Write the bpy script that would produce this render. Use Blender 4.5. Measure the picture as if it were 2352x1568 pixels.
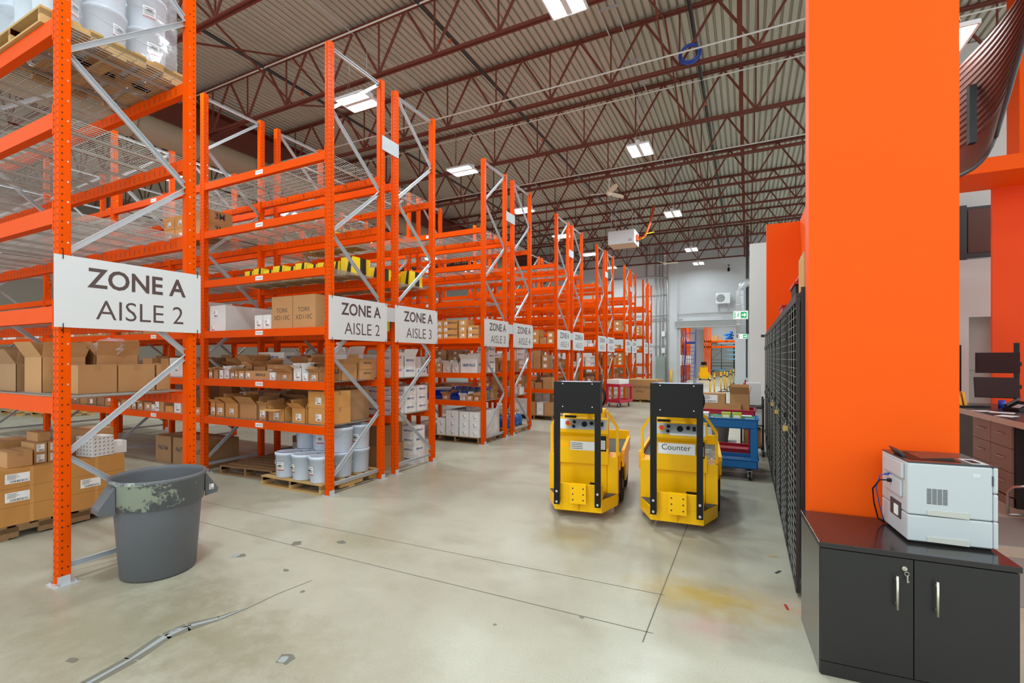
import bpy, bmesh, math, random
from mathutils import Vector, Matrix
random.seed(11)
for o in list(bpy.data.objects): bpy.data.objects.remove(o)
SC = bpy.context.scene
COL = SC.collection
PI = math.pi
def R(d): return math.radians(d)

# ------------------------------------------------------------------ camera, world, exposure
cam_data = bpy.data.cameras.new('camera')
cam_data.sensor_width = 36.0
cam_data.lens = 1085.0 / 2352.0 * 36.0
cam_data.shift_y = 38.0 / 2352.0
cam_data.clip_start = 0.05; cam_data.clip_end = 200
camera = bpy.data.objects.new('camera', cam_data)
camera.location = (0, 0, 1.7)
camera.rotation_euler = (R(90), 0, math.atan(540.0 / 1085.0))
COL.objects.link(camera)
SC.camera = camera

world = bpy.data.worlds.new('world'); SC.world = world
world.use_nodes = True
world.node_tree.nodes['Background'].inputs[0].default_value = (0.86, 0.97, 1.0, 1)
world.node_tree.nodes['Background'].inputs[1].default_value = 1.85

SC.view_settings.view_transform = 'Standard'
SC.view_settings.look = 'None'
SC.view_settings.gamma = 1.0
SC.view_settings.exposure = 0.0
SC.view_settings.use_curve_mapping = False
SC.cycles.use_denoising = True
SC.cycles.max_bounces = 8
SC.cycles.diffuse_bounces = 5
SC.cycles.glossy_bounces = 4
SC.cycles.transmission_bounces = 4
SC.cycles.transparent_max_bounces = 8
SC.cycles.sample_clamp_indirect = 6
LAMP = 210.0        # strength of the diffusers of the high bay lights

# ------------------------------------------------------------------ materials
def s2l(v):
    v = v / 255.0
    return v / 12.92 if v <= 0.04045 else ((v + 0.055) / 1.055) ** 2.4
def C(r, g, b): return (s2l(r), s2l(g), s2l(b), 1.0)
MATS = {}
def mat(name, col, rough=0.5, metal=0.0, noise=0.0, nscale=8.0, bump=0.0, bscale=60.0, emit=None, stretch=None, alpha=None, trans=None, spec=None, nmix=None):
    m = bpy.data.materials.new(name); m.use_nodes = True
    nt = m.node_tree; b = nt.nodes['Principled BSDF']
    b.inputs['Base Color'].default_value = col
    b.inputs['Roughness'].default_value = rough
    b.inputs['Metallic'].default_value = metal
    if spec is not None: b.inputs['Specular IOR Level'].default_value = spec
    if noise or bump:
        tc = nt.nodes.new('ShaderNodeTexCoord')
        mp = nt.nodes.new('ShaderNodeMapping')
        if stretch: mp.inputs['Scale'].default_value = stretch
        nt.links.new(tc.outputs['Object'], mp.inputs[0])
    if noise:
        n = nt.nodes.new('ShaderNodeTexNoise'); n.inputs['Scale'].default_value = nscale
        n.inputs['Detail'].default_value = 5; n.inputs['Roughness'].default_value = 0.6
        nt.links.new(mp.outputs[0], n.inputs['Vector'])
        mx = nt.nodes.new('ShaderNodeMix'); mx.data_type = 'RGBA'
        d = nmix or tuple(c * (1 - noise) for c in col[:3]) + (1,)
        u = tuple(min(1, c * (1 + noise * 0.5)) for c in col[:3]) + (1,)
        mx.inputs[6].default_value = d; mx.inputs[7].default_value = u
        nt.links.new(n.outputs['Fac'], mx.inputs[0])
        nt.links.new(mx.outputs[2], b.inputs['Base Color'])
    if bump:
        n2 = nt.nodes.new('ShaderNodeTexNoise'); n2.inputs['Scale'].default_value = bscale
        nt.links.new(mp.outputs[0], n2.inputs['Vector'])
        bp = nt.nodes.new('ShaderNodeBump'); bp.inputs['Strength'].default_value = bump
        bp.inputs['Distance'].default_value = 0.01
        nt.links.new(n2.outputs['Fac'], bp.inputs['Height'])
        nt.links.new(bp.outputs['Normal'], b.inputs['Normal'])
    if emit:
        b.inputs['Emission Color'].default_value = emit[0]
        b.inputs['Emission Strength'].default_value = emit[1]
    if trans: b.inputs['Transmission Weight'].default_value = trans
    if alpha is not None: b.inputs['Alpha'].default_value = alpha
    MATS[name] = m
    return m
ORANGE = mat('rack_orange', C(228, 78, 0), 0.40, noise=0.08, nscale=3, spec=0.05)
WIREREFL = mat('beam_wire_reflection', C(150, 44, 4), 0.6)  # darker orange standing in for wire reflections on the beams
HOLE = mat('punched_hole', C(52, 22, 12), 0.8)
GALV = mat('galvanised', C(200, 203, 207), 0.36, 0.25, noise=0.12, nscale=12)
GALVD = mat('galvanised_wire', C(172, 168, 160), 0.4, 0.5)
BOLT = mat('bolt_steel', C(205, 205, 205), 0.3, 0.8)
SIGNW = mat('sign_white', C(206, 205, 205), 0.5)
SIGNT = mat('sign_brown', C(78, 60, 58), 0.5)
BLACK = mat('black_plastic', C(24, 22, 21), 0.45, spec=0.22)
DKGREY = mat('dark_grey', C(62, 62, 64), 0.5)
CARD = mat('cardboard', C(186, 138, 88), 0.8, noise=0.16, nscale=2.5, bump=0.05)
CARD2 = mat('cardboard_golden', C(202, 146, 78), 0.75, noise=0.12, nscale=2.5, bump=0.05)
CARD3 = mat('cardboard_grey', C(160, 122, 84), 0.8, noise=0.18, nscale=3, bump=0.05)
CARDIN = mat('cardboard_inside', C(150, 108, 64), 0.85, noise=0.1)
WHITEC = mat('carton_white', C(222, 221, 219), 0.65, noise=0.06, nscale=4)
PAPER = mat('label_paper', C(238, 237, 234), 0.6)
PRINT = mat('label_print', C(70, 68, 70), 0.7)
BLUEP = mat('print_blue', C(24, 74, 132), 0.6)
REDP = mat('print_red', C(190, 52, 42), 0.6)
TAPE = mat('packing_tape', C(172, 128, 80), 0.3)
YELC = mat('carton_yellow', C(240, 214, 22), 0.5)
YELB = mat('carton_black_band', C(40, 38, 30), 0.6)
WOOD = mat('pallet_wood', C(196, 156, 98), 0.8, noise=0.3, nscale=5, stretch=(1, 6, 6))
WOODD = mat('pallet_wood_old', C(142, 108, 72), 0.85, noise=0.3, nscale=5, stretch=(1, 6, 6))
PAIL = mat('pail_plastic', C(208, 220, 236), 0.35)
PAILW = mat('pail_film_wrapped', C(206, 214, 226), 0.22, noise=0.12, nscale=6)
WRAP = mat('stretch_film', C(225, 230, 238), 0.15, alpha=0.28, bump=0.5, bscale=9)
CONC = None
STEELBR = mat('joist_primer', C(112, 52, 36), 0.6, noise=0.15, nscale=6)
DECKM = mat('roof_deck', C(194, 193, 178), 0.40, 0.25, noise=0.22, nscale=1.2, stretch=(1, .15, 1))
PIPEB = mat('pipe_black', C(44, 42, 42), 0.5)
PIPEG = mat('conduit', C(188, 188, 188), 0.35, 0.6)
PIPEW = mat('pipe_pale', C(208, 204, 196), 0.5)
DUCTM = mat('duct_tan', C(150, 132, 108), 0.6, noise=0.1)
SPRK = mat('sprinkler_orange', C(196, 84, 40), 0.5)
WALLG = mat('wall_grey', C(198, 200, 202), 0.7, noise=0.03, nscale=2)
WALLW = mat('wall_white', C(206, 204, 200), 0.65)
PANELO = mat('panel_orange', C(240, 86, 5), 0.6, noise=0.02, spec=0.15)
BEAMO = mat('beam_orange', C(226, 70, 14), 0.6, spec=0.2)
YEL = mat('machine_yellow', C(255, 192, 0), 0.36, noise=0.04, nscale=3, spec=0.25)
YELP = mat('post_yellow', C(244, 184, 40), 0.45)
GRIP = mat('grip_tape', C(88, 86, 82), 0.9, bump=0.4, bscale=200)
RUBBER = mat('tyre_rubber', C(34, 33, 32), 0.75)
STEEL = mat('brushed_steel', C(190, 192, 194), 0.32, 0.8)
REDK = mat('knob_red', C(220, 62, 40), 0.4)
CARTB = mat('cart_blue', C(8, 104, 172), 0.5)
CARTR = mat('cart_red', C(196, 32, 58), 0.5)
BLUEBIN = mat('bin_blue', C(24, 66, 190), 0.4)
BLUET = mat('bright_blue', C(30, 110, 190), 0.4)
LTBLUE = mat('pale_blue', C(120, 190, 220), 0.4)
LADB = mat('ladder_blue', C(38, 70, 160), 0.45)
BINM = mat('bin_grey', C(92, 94, 98), 0.5, noise=0.10, nscale=9)
CABM = mat('cabinet_black', C(30, 28, 27), 0.38)
CABTOP = mat('cabinet_top', C(40, 36, 36), 0.16, noise=0.1, nscale=5)
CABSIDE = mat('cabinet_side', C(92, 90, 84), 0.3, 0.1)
NICKEL = mat('satin_nickel', C(205, 198, 184), 0.3, 0.85)
PRTW = mat('printer_white', C(186, 190, 192), 0.42)
PRTD = mat('printer_dark', C(52, 50, 50), 0.22)
CAGEM = mat('cage_wire', C(168, 164, 156), 0.35, 0.5)
CAGEP = mat('locker_panel', C(34, 25, 23), 0.42)
CAGEI = mat('locker_inside', C(20, 17, 16), 0.85)
BRASS = mat('brass', C(206, 168, 92), 0.3, 0.7)
CANOPY = mat('canopy_bronze', C(92, 58, 50), 0.45, 0.25)
ELEC = mat('electric_grey_green', C(140, 152, 146), 0.5)
GREENX = mat('exit_green', C(20, 160, 90), 0.5, emit=(C(20, 160, 90), 0.5))
EXITW = mat('exit_white', C(236, 244, 238), 0.5, emit=((0.9, 1, 0.93, 1), 0.6))
GLOW = mat('lamp_diffuser', (1, 1, 1, 1), 0.5, emit=((0.84, 0.97, 1.0, 1), LAMP))
FIX = mat('fixture_white', C(226, 228, 230), 0.4)
FANM = mat('fan_white', C(232, 224, 206), 0.5)
HEATM = mat('heater_grey', C(214, 214, 216), 0.45)
HEATB = mat('heater_bottom', C(206, 190, 164), 0.5)
EXTRED = mat('extinguisher_red', C(178, 26, 30), 0.35)
SCREEN = mat('screen', C(50, 20, 18), 0.35, spec=0.12)
COUNTER = mat('counter_speckled', C(58, 58, 66), 0.25, noise=0.3, nscale=120)
COUNTEDGE = mat('counter_steel_edge', C(196, 190, 178), 0.25, 0.35)
DRAWM = mat('drawer_front', C(132, 118, 106), 0.35, 0.15)
MAT_FL = mat('mat_grey', C(132, 130, 124), 0.9, noise=0.1, nscale=40)
JOINTM = mat('floor_saw_cut', C(112, 106, 94), 0.9)
FILLM = mat('floor_filler', C(116, 112, 100), 0.6, noise=0.15, nscale=30)
FILLL = mat('floor_filler_pale', C(158, 162, 162), 0.6, noise=0.15, nscale=30)

def concrete():
    m = bpy.data.materials.new('polished_concrete'); m.use_nodes = True
    nt = m.node_tree; b = nt.nodes['Principled BSDF']; L = nt.links.new
    tc = nt.nodes.new('ShaderNodeTexCoord')
    def noise(scale, detail=6, rough=0.6, st=None):
        n = nt.nodes.new('ShaderNodeTexNoise'); n.inputs['Scale'].default_value = scale
        n.inputs['Detail'].default_value = detail; n.inputs['Roughness'].default_value = rough
        if st:
            mp = nt.nodes.new('ShaderNodeMapping'); mp.inputs['Scale'].default_value = st
            L(tc.outputs['Object'], mp.inputs[0]); L(mp.outputs[0], n.inputs['Vector'])
        else: L(tc.outputs['Object'], n.inputs['Vector'])
        return n
    def ramp(src, stops):
        r = nt.nodes.new('ShaderNodeValToRGB'); e = r.color_ramp.elements
        e[0].position, e[0].color = stops[0]; e[1].position, e[1].color = stops[-1]
        for p, c in stops[1:-1]:
            x = e.new(p); x.color = c
        L(src, r.inputs[0]); return r
    def mix(fac, a, c, mode='MIX'):
        x = nt.nodes.new('ShaderNodeMix'); x.data_type = 'RGBA'; x.blend_type = mode
        if isinstance(fac, float): x.inputs[0].default_value = fac
        else: L(fac, x.inputs[0])
        if isinstance(a, tuple): x.inputs[6].default_value = a
        else: L(a, x.inputs[6])
        if isinstance(c, tuple): x.inputs[7].default_value = c
        else: L(c, x.inputs[7])
        return x.outputs[2]
    n1 = noise(0.55, 7, 0.62)
    base = ramp(n1.outputs['Fac'], [(0.28, C(156, 149, 130)), (0.50, C(174, 169, 151)), (0.74, C(186, 183, 168))]).outputs[0]
    n2 = noise(1.3, 4, 0.55, (1.0, 1.5, 1))
    st = ramp(n2.outputs['Fac'], [(0.52, (0, 0, 0, 1)), (0.72, (1, 1, 1, 1))]).outputs[0]
    sm = nt.nodes.new('ShaderNodeMath'); sm.operation = 'MULTIPLY'; sm.inputs[1].default_value = 0.5
    L(st, sm.inputs[0])
    c = mix(sm.outputs[0], base, C(138, 128, 106))
    n3 = noise(90, 3, 0.6)
    sp = ramp(n3.outputs['Fac'], [(0.3, (0.80, 0.80, 0.80, 1)), (0.62, (1.06, 1.06, 1.06, 1))]).outputs[0]
    c = mix(0.55, c, sp, 'MULTIPLY')
    # a yellow rust-like stain and a faint pink one, each with a place of its own on the slab
    def spot(x, y, rx, ry, col, amt, c):
        mp = nt.nodes.new('ShaderNodeMapping')
        mp.inputs['Location'].default_value = (-x / rx, -y / ry, 0); mp.inputs['Scale'].default_value = (1 / rx, 1 / ry, 0)
        L(tc.outputs['Object'], mp.inputs[0])
        ln = nt.nodes.new('ShaderNodeVectorMath'); ln.operation = 'LENGTH'; L(mp.outputs[0], ln.inputs[0])
        nn = noise(7, 5, 0.7)
        ad = nt.nodes.new('ShaderNodeMath'); ad.operation = 'MULTIPLY_ADD'; ad.inputs[1].default_value = 1.5
        hf = nt.nodes.new('ShaderNodeMath'); hf.operation = 'MULTIPLY'; hf.inputs[1].default_value = 0.4
        L(nn.outputs['Fac'], ad.inputs[0]); L(ln.outputs['Value'], ad.inputs[2]); L(ad.outputs[0], hf.inputs[0])
        r = ramp(hf.outputs[0], [(0.36, (amt, amt, amt, 1)), (0.52, (amt * .5,) * 3 + (1,)), (0.72, (0, 0, 0, 1))])
        return mix(r.outputs[0], c, col)
    c = spot(-0.25, 3.62, 0.62, 0.34, C(170, 140, 62), 0.85, c)
    c = spot(-0.22, 3.22, 0.26, 0.2, C(184, 138, 130), 0.5, c)
    c = spot(-1.55, 4.25, 0.45, 0.3, C(156, 140, 96), 0.6, c)
    c = spot(-3.3, 3.3, 0.8, 0.5, C(150, 138, 108), 0.5, c)
    c = spot(-3.6, 2.0, 0.5, 0.35, C(132, 122, 98), 0.6, c)
    c = spot(-2.7, 1.75, 0.9, 0.5, C(132, 122, 96), 0.55, c)
    c = spot(-3.6, 1.5, 1.3, 0.8, C(136, 128, 102), 0.6, c)
    c = spot(-2.0, 1.9, .8, 0.45, C(150, 142, 118), 0.45, c)
    c = spot(-3.9, 5.6, .9, 0.8, C(148, 136, 106), 0.5, c)
    c_final = c
    L(c, b.inputs['Base Color'])
    n4 = noise(0.9, 2, 0.5)
    r = ramp(n4.outputs['Fac'], [(0.2, (0.27,) * 3 + (1,)), (0.8, (0.40,) * 3 + (1,))])
    L(r.outputs[0], b.inputs['Roughness'])
    n5 = noise(45, 4, 0.6)
    bp = nt.nodes.new('ShaderNodeBump'); bp.inputs['Strength'].default_value = 0.06; bp.inputs['Distance'].default_value = 0.01
    L(n5.outputs['Fac'], bp.inputs['Height']); L(bp.outputs[0], b.inputs['Normal'])
    return m
CONC = concrete()

def worn_bin():
    m = MATS['bin_grey'].copy(); m.name = 'bin_worn_band'
    nt = m.node_tree; b = nt.nodes['Principled BSDF']; L = nt.links.new
    tc = nt.nodes.new('ShaderNodeTexCoord')
    n = nt.nodes.new('ShaderNodeTexNoise'); n.inputs['Scale'].default_value = 9; n.inputs['Detail'].default_value = 8
    n.inputs['Roughness'].default_value = 0.75
    L(tc.outputs['Object'], n.inputs['Vector'])
    # worn where the band faces the gangway
    mp = nt.nodes.new('ShaderNodeMapping'); mp.inputs['Location'].default_value = (-0.19 / .36, 0.235 / .36, -0.65 / .17)
    mp.inputs['Scale'].default_value = (1 / .36, 1 / .36, 1 / .17)
    L(tc.outputs['Object'], mp.inputs[0])
    ln = nt.nodes.new('ShaderNodeVectorMath'); ln.operation = 'LENGTH'; L(mp.outputs[0], ln.inputs[0])
    ad = nt.nodes.new('ShaderNodeMath'); ad.operation = 'MULTIPLY_ADD'; ad.inputs[1].default_value = -0.31
    L(ln.outputs['Value'], ad.inputs[0]); L(n.outputs['Fac'], ad.inputs[2])
    r = nt.nodes.new('ShaderNodeValToRGB'); r.color_ramp.elements[0].position = 0.30; r.color_ramp.elements[1].position = 0.33
    L(ad.outputs[0], r.inputs[0])
    mx = nt.nodes.new('ShaderNodeMix'); mx.data_type = 'RGBA'
    mx.inputs[6].default_value = C(92, 94, 98); mx.inputs[7].default_value = C(160, 168, 152)
    L(r.outputs[0], mx.inputs[0]); L(mx.outputs[2], b.inputs['Base Color'])
    return m
BINW = worn_bin()

# ------------------------------------------------------------------ mesh helpers
TEXTS = {}
def text_mesh(body, size, bold):
    key = (body, round(size, 4), bold)
    if key in TEXTS: return TEXTS[key]
    cu = bpy.data.curves.new('t', 'FONT'); cu.body = body; cu.size = size
    cu.align_x = 'CENTER'; cu.align_y = 'CENTER'; cu.offset = bold * size; cu.resolution_u = 3
    o = bpy.data.objects.new('t', cu); COL.objects.link(o)
    bpy.context.view_layer.update()
    me = bpy.data.meshes.new_from_object(o.evaluated_get(bpy.context.evaluated_depsgraph_get()))
    vs = [tuple(v.co) for v in me.vertices]; fs = [tuple(p.vertices) for p in me.polygons]
    bpy.data.objects.remove(o); bpy.data.curves.remove(cu); bpy.data.meshes.remove(me)
    TEXTS[key] = (vs, fs); return TEXTS[key]

class MB:
    def __init__(s): s.v = []; s.f = []; s.m = []; s.sm = []
    def add(s, vs, fs, m=0, smooth=False):
        n = len(s.v); s.v += [tuple(v) for v in vs]
        for f in fs: s.f.append(tuple(i + n for i in f)); s.m.append(m); s.sm.append(smooth)
        return s
    def box(s, x0, x1, y0, y1, z0, z1, m=0):
        return s.add([(x0, y0, z0), (x1, y0, z0), (x1, y1, z0), (x0, y1, z0), (x0, y0, z1), (x1, y0, z1), (x1, y1, z1), (x0, y1, z1)],
                     [(0, 3, 2, 1), (4, 5, 6, 7), (0, 1, 5, 4), (1, 2, 6, 5), (2, 3, 7, 6), (3, 0, 4, 7)], m)
    def bar(s, p, q, w, h, m=0, up=(0, 0, 1)):
        p = Vector(p); q = Vector(q); d = (q - p).normalized(); up = Vector(up)
        if abs(d.dot(up)) > 0.97: up = Vector((1, 0, 0))
        a = d.cross(up).normalized() * w / 2; b = a.cross(d).normalized() * h / 2
        vs = [p - a - b, p + a - b, p + a + b, p - a + b, q - a - b, q + a - b, q + a + b, q - a + b]
        return s.add(vs, [(0, 1, 2, 3), (7, 6, 5, 4), (0, 4, 5, 1), (1, 5, 6, 2), (2, 6, 7, 3), (3, 7, 4, 0)], m)
    def tube(s, path, r, n=8, m=0, caps=True, closed=False):
        P = [Vector(p) for p in path]; k = len(P); rings = []
        for i, p in enumerate(P):
            if closed: d = P[(i + 1) % k] - P[i - 1]
            else: d = (P[min(i + 1, k - 1)] - P[max(i - 1, 0)])
            d.normalize()
            u = Vector((0, 0, 1)) if abs(d.z) < 0.9 else Vector((0, 1, 0))
            a = d.cross(u).normalized(); b = a.cross(d)
            rr = r[i] if isinstance(r, (list, tuple)) else r
            rings.append([p + a * math.cos(t * 2 * PI / n) * rr + b * math.sin(t * 2 * PI / n) * rr for t in range(n)])
        vs = [v for g in rings for v in g]; fs = []
        for i in range(k if closed else k - 1):
            j = (i + 1) % k
            for t in range(n):
                fs.append((i * n + t, i * n + (t + 1) % n, j * n + (t + 1) % n, j * n + t))
        s.add(vs, fs, m, True)
        if caps and not closed:
            nn = len(s.v) - k * n
            s.f.append(tuple(nn + t for t in range(n - 1, -1, -1))); s.m.append(m); s.sm.append(False)
            s.f.append(tuple(nn + (k - 1) * n + t for t in range(n))); s.m.append(m); s.sm.append(False)
        return s
    def lathe(s, prof, n=24, m=0, c=(0, 0, 0), axis='z', smooth=True):
        vs = []; fs = []
        for r, z in prof:
            for t in range(n):
                x, y = r * math.cos(t * 2 * PI / n), r * math.sin(t * 2 * PI / n)
                p = (x, y, z) if axis == 'z' else ((z, x, y) if axis == 'x' else (y, z, x))
                vs.append((p[0] + c[0], p[1] + c[1], p[2] + c[2]))
        for i in range(len(prof) - 1):
            for t in range(n):
                fs.append((i * n + t, i * n + (t + 1) % n, (i + 1) * n + (t + 1) % n, (i + 1) * n + t))
        return s.add(vs, fs, m, smooth)
    def disc(s, r, z, n=24, m=0, c=(0, 0, 0), axis='z', flip=False):
        vs = []
        for t in range(n):
            x, y = r * math.cos(t * 2 * PI / n), r * math.sin(t * 2 * PI / n)
            p = (x, y, z) if axis == 'z' else ((z, x, y) if axis == 'x' else (y, z, x))
            vs.append((p[0] + c[0], p[1] + c[1], p[2] + c[2]))
        return s.add(vs, [tuple(range(n - 1, -1, -1)) if flip else tuple(range(n))], m)
    def prism(s, poly, axis, a, b, m=0, smooth=False):
        # poly: 2-D points; axis x: (y,z), axis y: (x,z), axis z: (x,y)
        def P(p, t): return (t, p[0], p[1]) if axis == 'x' else ((p[0], t, p[1]) if axis == 'y' else (p[0], p[1], t))
        n = len(poly)
        s.add([P(p, a) for p in poly] + [P(p, b) for p in poly], [(i, (i + 1) % n, n + (i + 1) % n, n + i) for i in range(n)], m, smooth)
        k = len(s.v) - 2 * n
        s.f.append(tuple(k + i for i in range(n - 1, -1, -1))); s.m.append(m); s.sm.append(False)
        s.f.append(tuple(k + n + i for i in range(n))); s.m.append(m); s.sm.append(False)
        return s
    def quad(s, a, b, c, d, m=0): return s.add([a, b, c, d], [(0, 1, 2, 3)], m)
    def text(s, body, at, xd, yd, size, m=0, bold=0.0):
        vs, fs = text_mesh(body, size, bold)
        at = Vector(at); xd = Vector(xd); yd = Vector(yd)
        return s.add([at + xd * v[0] + yd * v[1] for v in vs], fs, m)
    def mesh(s, name, mats, fix=True):
        me = bpy.data.meshes.new(name)
        me.from_pydata(s.v, [], s.f)
        for m in (mats if isinstance(mats, (list, tuple)) else [mats]): me.materials.append(m)
        me.polygons.foreach_set('material_index', s.m)
        me.polygons.foreach_set('use_smooth', s.sm)
        if fix:
            bm = bmesh.new(); bm.from_mesh(me); bmesh.ops.recalc_face_normals(bm, faces=bm.faces); bm.to_mesh(me); bm.free()
        me.update(); return me
    def build(s, name, mats, parent=None, loc=None, rz=0, bevel=0, fix=True):
        return link(name, s.mesh(name, mats, fix), parent, loc, rz, bevel)
def link(name, me, parent=None, loc=None, rz=0, bevel=0):
    o = bpy.data.objects.new(name, me); COL.objects.link(o)
    if parent: o.parent = parent
    if loc is not None: o.location = loc
    if rz: o.rotation_euler = (0, 0, rz)
    if bevel:
        b = o.modifiers.new('bevel', 'BEVEL'); b.width = bevel; b.segments = 2; b.limit_method = 'ANGLE'; b.angle_limit = R(40)
    return o
def tag(o, label, cat, group=None, kind=None):
    o['label'] = label; o['category'] = cat
    if group: o['group'] = group
    if kind: o['kind'] = kind
    return o
def thing(name, label, cat, loc=(0, 0, 0), rz=0, group=None):
    o = bpy.data.objects.new(name, None); COL.objects.link(o)
    o.empty_display_size = 0.1
    o.location = loc; o.rotation_euler = (0, 0, rz)
    return tag(o, label, cat, group)
def struct(name, mb, mats, loc=None, rz=0, parent=None):
    o = mb.build(name, mats, parent, loc, rz)
    if not parent: o['kind'] = 'structure'
    return o
def copy_tree(o, parent=None):
    c = o.copy(); COL.objects.link(c)
    if parent: c.parent = parent
    for ch in list(o.children): copy_tree(ch, c)
    return c
NUM = ['', 'one', 'two', 'three', 'four', 'five', 'six', 'seven', 'eight', 'nine', 'ten']
ORD = ['', 'first', 'second', 'third', 'fourth', 'fifth', 'sixth', 'seventh', 'eighth', 'ninth', 'tenth', 'eleventh', 'twelfth', 'thirteenth',
       'fourteenth', 'fifteenth', 'sixteenth', 'seventeenth', 'eighteenth', 'nineteenth', 'twentieth']

# ------------------------------------------------------------------ the setting
YW = 29.6                                   # far wall
fl = MB()
fl.quad((-28, -5, 0), (9, -5, 0), (9, 62, 0), (-28, 62, 0), 0)
def ribbon(pts, w, m, z=0.001):
    for i in range(len(pts) - 1):
        a = Vector(pts[i]); b = Vector(pts[i + 1]); d = (b - a).normalized(); nrm = Vector((-d.y, d.x))
        wa = w[i] if isinstance(w, list) else w; wb = w[i + 1] if isinstance(w, list) else w
        p = [a - nrm * wa, b - nrm * wb, b + nrm * wb, a + nrm * wa]
        fl.quad(*[(q.x, q.y, z) for q in p], m)
ribbon([(-.56, 2.88), (-.54, 5.6), (-.52, 20)], .004, 1)
ribbon([(-.52, 3.0), (-3.6, 2.95), (-5.2, 2.95)], .0035, 1)
ribbon([(-.53, 3.52), (-4.1, 3.40), (-6, 3.38)], .003, 1)
crk = [(-3.07, 1.05), (-3.085, 1.22), (-3.11, 1.43), (-3.185, 1.64), (-3.165, 1.76), (-3.09, 1.91), (-3.04, 2.08)]
ribbon(crk, [.045, .045, .05, .05, .055, .03, .008], 2)
ribbon([(p[0] + .006 * math.sin(i * 9), p[1]) for i, p in enumerate(crk)], [.012, .014, .01, .02, .014, .012, .003], 3, .002)
ribbon([(-3.185, 1.64), (-3.21, 1.70), (-3.165, 1.78)], .006, 3, .002)
ribbon([(-3.04, 2.08), (-3.03, 2.3), (-2.98, 2.55)], .004, 1)
def blob(x, y, r, m, z, k=9):
    fl.add([(x + r * math.cos(t * 2 * PI / k) * random.uniform(.6, 1.25), y + r * math.sin(t * 2 * PI / k) * random.uniform(.5, 1.1), z) for t in range(k)], [tuple(range(k))], m)
for x, y, r in ((-2.34, 1.82, .055), (-3.90, 2.61, .05), (-3.40, 1.28, .03), (-3.31, 2.58, .03), (-.97, 2.98, .02), (-1.44, 2.65, .015), (-3.7, 3.0, .05), (-3.35, 3.2, .05), (-2.9, 2.4, .02)):
    blob(x, y, r, 2, .0012)
blob(-2.34, 1.81, .03, 3, .0022); blob(-3.94, 2.58, .035, 3, .0022)
struct('floor', fl, [CONC, JOINTM, FILLM, FILLL])

# corrugated roof deck on open web joists
cl = MB(); x = -28.0; prof = []
while x < 9:
    prof += [(x, 8.53), (x + .088, 8.53), (x + .112, 8.585), (x + .134, 8.585)]; x += .1524
for i in range(len(prof) - 1):
    (a, za), (b, zb) = prof[i], prof[i + 1]
    cl.quad((a, -1.5, za), (b, -1.5, zb), (b, 30, zb), (a, 30, za))
cl.quad((-28, -1.5, 8.7), (9, -1.5, 8.7), (9, 62, 8.7), (-28, 62, 8.7))
struct('ceiling', cl, DECKM)

jm = MB()
XA, XB = -27.0, 8.5
for z, w in ((7.35, .11), (8.47, .13)):
    jm.box(XA, XB, -w / 2, -.012, z, z + .012); jm.box(XA, XB, .012, w / 2, z, z + .012)
    jm.box(XA, XB, -.018, -.006, z - .0, z + .07); jm.box(XA, XB, .006, .018, z, z + .07)
x = -5.94 - 1.36 * 15
while x < XB - 1.4:
    jm.bar((x, 0, 8.48), (x + .68, 0, 7.4), .03, .045); jm.bar((x + .68, 0, 7.4), (x + 1.36, 0, 8.48), .03, .045)
    jm.bar((x + .68, 0, 7.4), (x + .68, 0, 8.48), .022, .03)
    x += 1.36
jm.box(-.17, -.08, -.04, .04, 7.3, 8.5)
jme = jm.mesh('ceiling_joist', STEELBR, False)
for k in range(-1, 11):
    o = link('ceiling_joist', jme, loc=(0, 4.87 + 2.43 * k, 0)); o['kind'] = 'structure'
for bx in (-16.6, -9.2, -1.5):                      # cross bridging between the joists
    b = MB()
    for k in range(-1, 10):
        y = 4.87 + 2.43 * k
        b.bar((bx, y, 7.4), (bx + .02, y + 2.43, 8.45), .03, .03); b.bar((bx + .04, y, 8.45), (bx + .06, y + 2.43, 7.4), .03, .03)
    struct('ceiling_bridging', b, STEELBR)
g = MB()
g.box(-13.25, -12.75, -1, 29.4, 8.28, 8.32).box(-13.25, -12.75, -1, 29.4, 7.5, 7.54).box(-13.02, -12.98, -1, 29.4, 7.54, 8.28)
struct('ceiling_girder', g, STEELBR)

# far wall with the big door opening, piers, seams
w = MB()
w.box(-24, -3.57, YW, YW + .3, 0, 8.7).box(-.62, .4, YW, YW + .3, 0, 8.7).box(-3.57, -.62, YW, YW + .3, 3.5, 8.7)
w.box(.4, 7, YW, YW + .3, 0, 8.7)
w.box(-4.21, -3.72, YW - .12, YW, 0, 8.5)
for x in (-6.6, -9.2, -11.8, -14.4): w.box(x, x + .05, YW - .01, YW, 0, 8.5)
w.box(-16, -4.3, YW - .02, YW, 6.1, 6.25)
for z in range(1, 20):
    if z * .42 > 3.6: w.box(-3.72, .3, YW - .003, YW, z * .42 - .004, z * .42 + .004)
    else: w.box(-.62, .3, YW - .003, YW, z * .42 - .004, z * .42 + .004)
struct('wall_back', w, WALLG)
struct('wall_left', MB().box(-24.3, -24, -5, 62, 0, 8.7), mat('wall_tan', C(140, 130, 118), .8))
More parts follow.
